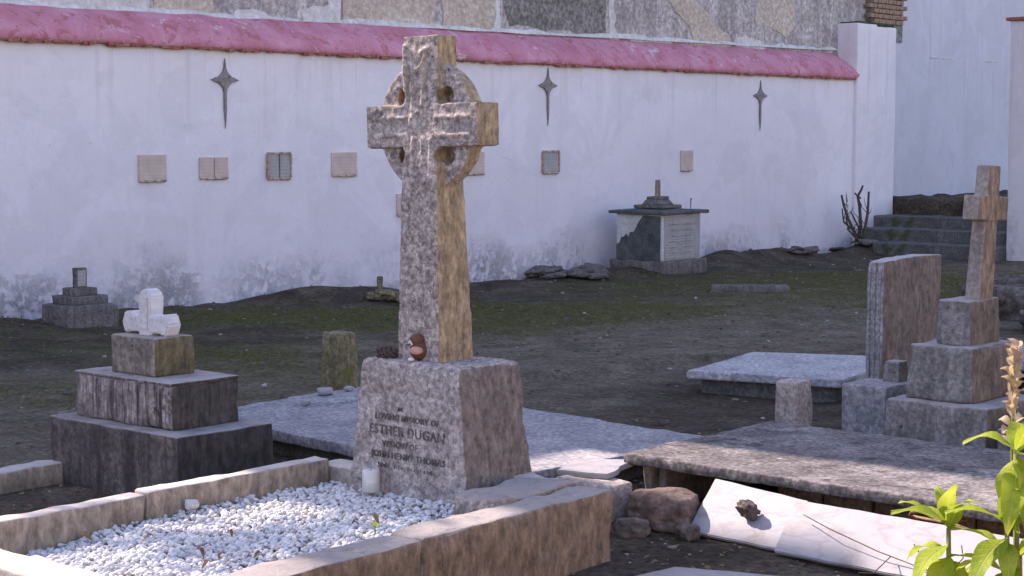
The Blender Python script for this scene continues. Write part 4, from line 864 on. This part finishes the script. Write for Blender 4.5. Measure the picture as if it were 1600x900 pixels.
shrub('sage_plant', (.80, 3.02), 'bright yellow-green sage shoots in the bottom right foreground', [
    (-.025, 0, .965, [(0, PI, .15, .01), (1, -1.4, 1.35, .0), (0, -.3, -.35, .0), (2, PI*1.15, -.5, -.03), (1, PI*.8, -.3, -.04), (0, -.6, -.2, -.05), (3, -1.6, .4, 0.), (2, -1.2, -.6, -.06), (3, 1.8, .6, .01), (2, -2.2, -.7, -.05), (0, 2.4, .3, 0), (1, -.9, .8, 0)])], .108, 3)
rp = shrub('sage_plant', (.905, 2.95), 'tall yellow-green sage plant at the right edge with hanging leaf', [
    (-.035, 0, 1.115, [(1, PI*.97, .25, .0), (2, -2.2, -1.15, -.01), (3, -1.0, .6, 0), (0, 1.2, .3, 0), (2, -1.9, -.5, -.03), (2, -1.3, -.9, -.01)]),
    (-.05, -.01, .985, [(0, PI, .12, .01), (1, -1.5, 1.1, 0.), (2, PI*1.2, -.45, -.02), (0, -.4, .3, 0), (1, -1.8, -.6, -.03), (0, PI*.85, -.5, -.05), (2, -1.0, .9, 0)]),
    (-.02, .01, .93, [(0, PI*1.1, -.2, .0), (1, -1.2, .4, 0.), (2, -2.4, -.5, -.02), (0, -.4, .3, 0)]), 
    (.02, .01, 1.06, [(0, PI*1.2, .6, .0), (1, -1.2, .9, 0.), (2, -2.0, -.3, -.02), (0, -.4, .3, 0)])], .112, 8)
fs = empty('flower_spike', (.955, 3.05, 0), 0); tag(fs, 'faded cream and pink flower spike at the right edge', 'flower')
fst = link('stem', tube([(0, 0, -.03), (-.02, 0, .6), (-.06, 0, 1.05), (-.065, 0, 1.28)], [.007, .006, .004, .002], 7), 'stem', fs)
fl = leaf_mesh(.026, .017, .8, .7, 5, 2)
for i in range(60):
    f = i/60; z_ = 1.10 + .18*f; a = i*2.4
    if f < .45 and i % 2: continue
    link('floret', fl, 'flower', fst, (-.062 + .004*math.cos(a), .004*math.sin(a), z_), (random.uniform(-.4, .4), -random.uniform(.3, 1.1) + (.9 if f < .3 else 0), a))
# dry twigs lying against the marble
tg = empty('dry_twig', (1.5, 6.3, 0), 0); tag(tg, 'thin dry branching twig lying across the white marble panels', 'twig')
for pts in ([(-.33, .53, .155), (-.25, .38, .13), (-.1, .2, .085), (.05, .05, .05), (.15, -.12, .02)], [(-.06, .16, .075), (-.16, .0, .05), (-.22, -.03, .06)], [(.05, .05, .05), (.02, -.02, .11), (-.02, -.04, .17)], [(.1, -.03, .04), (.16, -.05, .12), (.15, -.06, .17)], [(.08, 0, .04), (-.02, -.1, .05), (-.1, -.14, .035)], [(.15, -.12, .02), (.05, -.2, .03)]):
    link('twig', tube(pts, .0022, 6), 'twig', tg)

# ------------------------------------------------------------------ grass, litter
def scatter_grass(N):
    g = np.random.default_rng(5); V_, F_ = [], []; k = 0; tries = 0
    while k < N and tries < 400000:
        tries += 1; x = g.uniform(-5.5, 7); y = g.uniform(9.5, 25)
        if tw(x, y) < .15: continue
        m = moss(x, y) + .45*nz((x, y, 0), 2.6, 21) + .4*nz((x, y, 0), 7, 22)
        if m < .55 + .3*g.random(): continue
        z = gz(x, y); h_ = g.uniform(.008, .024)*(1.6 if g.random() < .08 else 1); a = g.uniform(0, 6.28); w = g.uniform(.003, .006); lx, ly = g.normal(0, .5, 2)*h_
        dx, dy = math.cos(a)*w, math.sin(a)*w; o = len(V_)
        V_ += [(x-dx, y-dy, z-.005), (x+dx, y+dy, z-.005), (x+lx*.4+dx*.6, y+ly*.4+dy*.6, z+h_*.6), (x+lx*.4-dx*.6, y+ly*.4-dy*.6, z+h_*.6), (x+lx, y+ly, z+h_)]
        F_ += [(o, o+1, o+2, o+3), (o+3, o+2, o+4)]; k += 1
    return geo([(V_, F_)])
o = link('grass', scatter_grass(22000), 'grass'); kind(tag(o, 'thin moss and short grass on the bare graveyard soil', 'grass'), 'stuff')
def scatter_stones(N, seed, x0, x1, y0, y1, r0, r1, keep=lambda x, y: True):
    g = np.random.default_rng(seed); VV, FF, TT = [], [], []; k = 0
    while k < N:
        x, y = g.uniform(x0, x1), g.uniform(y0, y1)
        if tw(x, y) < .12 or not keep(x, y): continue
        r_ = g.uniform(r0, r1)*(2.2 if g.random() < .04 else 1); q = iv*(1+.25*np.sin(iv[:, [1, 2, 0]]*3+g.uniform(0, 6, 3)))*np.array([1, g.uniform(.6, 1), g.uniform(.3, .7)])*r_
        a = g.uniform(0, 6.3); Rm = np.array([[math.cos(a), -math.sin(a), 0], [math.sin(a), math.cos(a), 0], [0, 0, 1]])
        VV.append(q@Rm.T + np.array([x, y, gz(x, y) + r_*.15])); FF.append(if_ + k*len(iv)); TT.append(np.full(len(iv), g.beta(1.1, 9) if g.random() > .025 else g.uniform(.2, .5))); k += 1
    me = bpy.data.meshes.new('litter'); me.from_pydata(np.concatenate(VV).tolist(), [], np.concatenate(FF).tolist()); me.update()
    a = me.attributes.new('tone', 'FLOAT', 'POINT'); a.data.foreach_set('value', np.concatenate(TT).astype(np.float32)); return me
t = NT('litter'); a = t.n('ShaderNodeAttribute', attribute_name='tone')
c = t.ramp(a.outputs['Fac'], [(0., (.11, .088, .068)), (.15, (.18, .15, .12)), (.4, (.4, .38, .36)), (1., (.75, .73, .7))]); t.bump(t.noise(t.coord(), 70, 4), .5, .004); M['litter'] = t.done(c, .9)
o = link('soil_stones', scatter_stones(1500, 3, -5, 6.5, 9, 25, .008, .022), 'litter'); kind(tag(o, 'small stones and crumbs strewn over the soil', 'gravel'), 'stuff')
o = link('soil_crumbs', scatter_stones(2200, 4, -3.2, 2.6, 5.4, 9, .004, .012), 'litter'); kind(tag(o, 'soil crumbs and tiny white chips between the front graves', 'gravel'), 'stuff')

def scatter_leaves(N, seed):
    g = np.random.default_rng(seed); V_, F_ = [], []; k = 0
    while k < N:
        x, y = (g.uniform(-3.2, 2.8), g.uniform(5.5, 10)) if g.random() < .45 else (g.uniform(-5, 6.5), g.uniform(9, 25))
        if tw(x, y) < .15: continue
        z = gz(x, y) + .004; L = g.uniform(.015, .045); a = g.uniform(0, 6.28); d = Vector((math.cos(a), math.sin(a), g.uniform(-.1, .35))); e = Vector((-math.sin(a), math.cos(a), g.uniform(-.3, .3)))*L*.3; q = Vector((x, y, z)); o_ = len(V_)
        V_ += [tuple(q), tuple(q + d*L*.5 + e), tuple(q + d*L), tuple(q + d*L*.5 - e + Vector((0, 0, L*.2)))]; F_ += [(o_, o_+1, o_+2), (o_, o_+2, o_+3)]; k += 1
    return geo([(V_, F_)])
o = link('leaf_litter', scatter_leaves(3000, 8), 'dry', smooth=False); kind(tag(o, 'dry brown leaf litter strewn over the soil', 'leaf litter'), 'stuff')

# ------------------------------------------------------------------ look-alikes in a heap: say which one, counted from the left as the photograph shows them
ORD = 'first second third fourth fifth sixth seventh eighth ninth tenth'.split(); same = {}
for o in COL.objects:
    if o.parent is None and 'label' in o and 'group' in o: same.setdefault(o['label'], []).append(o)
for lab, obs in same.items():
    if len(obs) < 2: continue
    for k, o in enumerate(sorted(obs, key=lambda q: q.location.x/q.location.y)): o['label'] = lab + ', ' + ORD[k] + ' from the left'
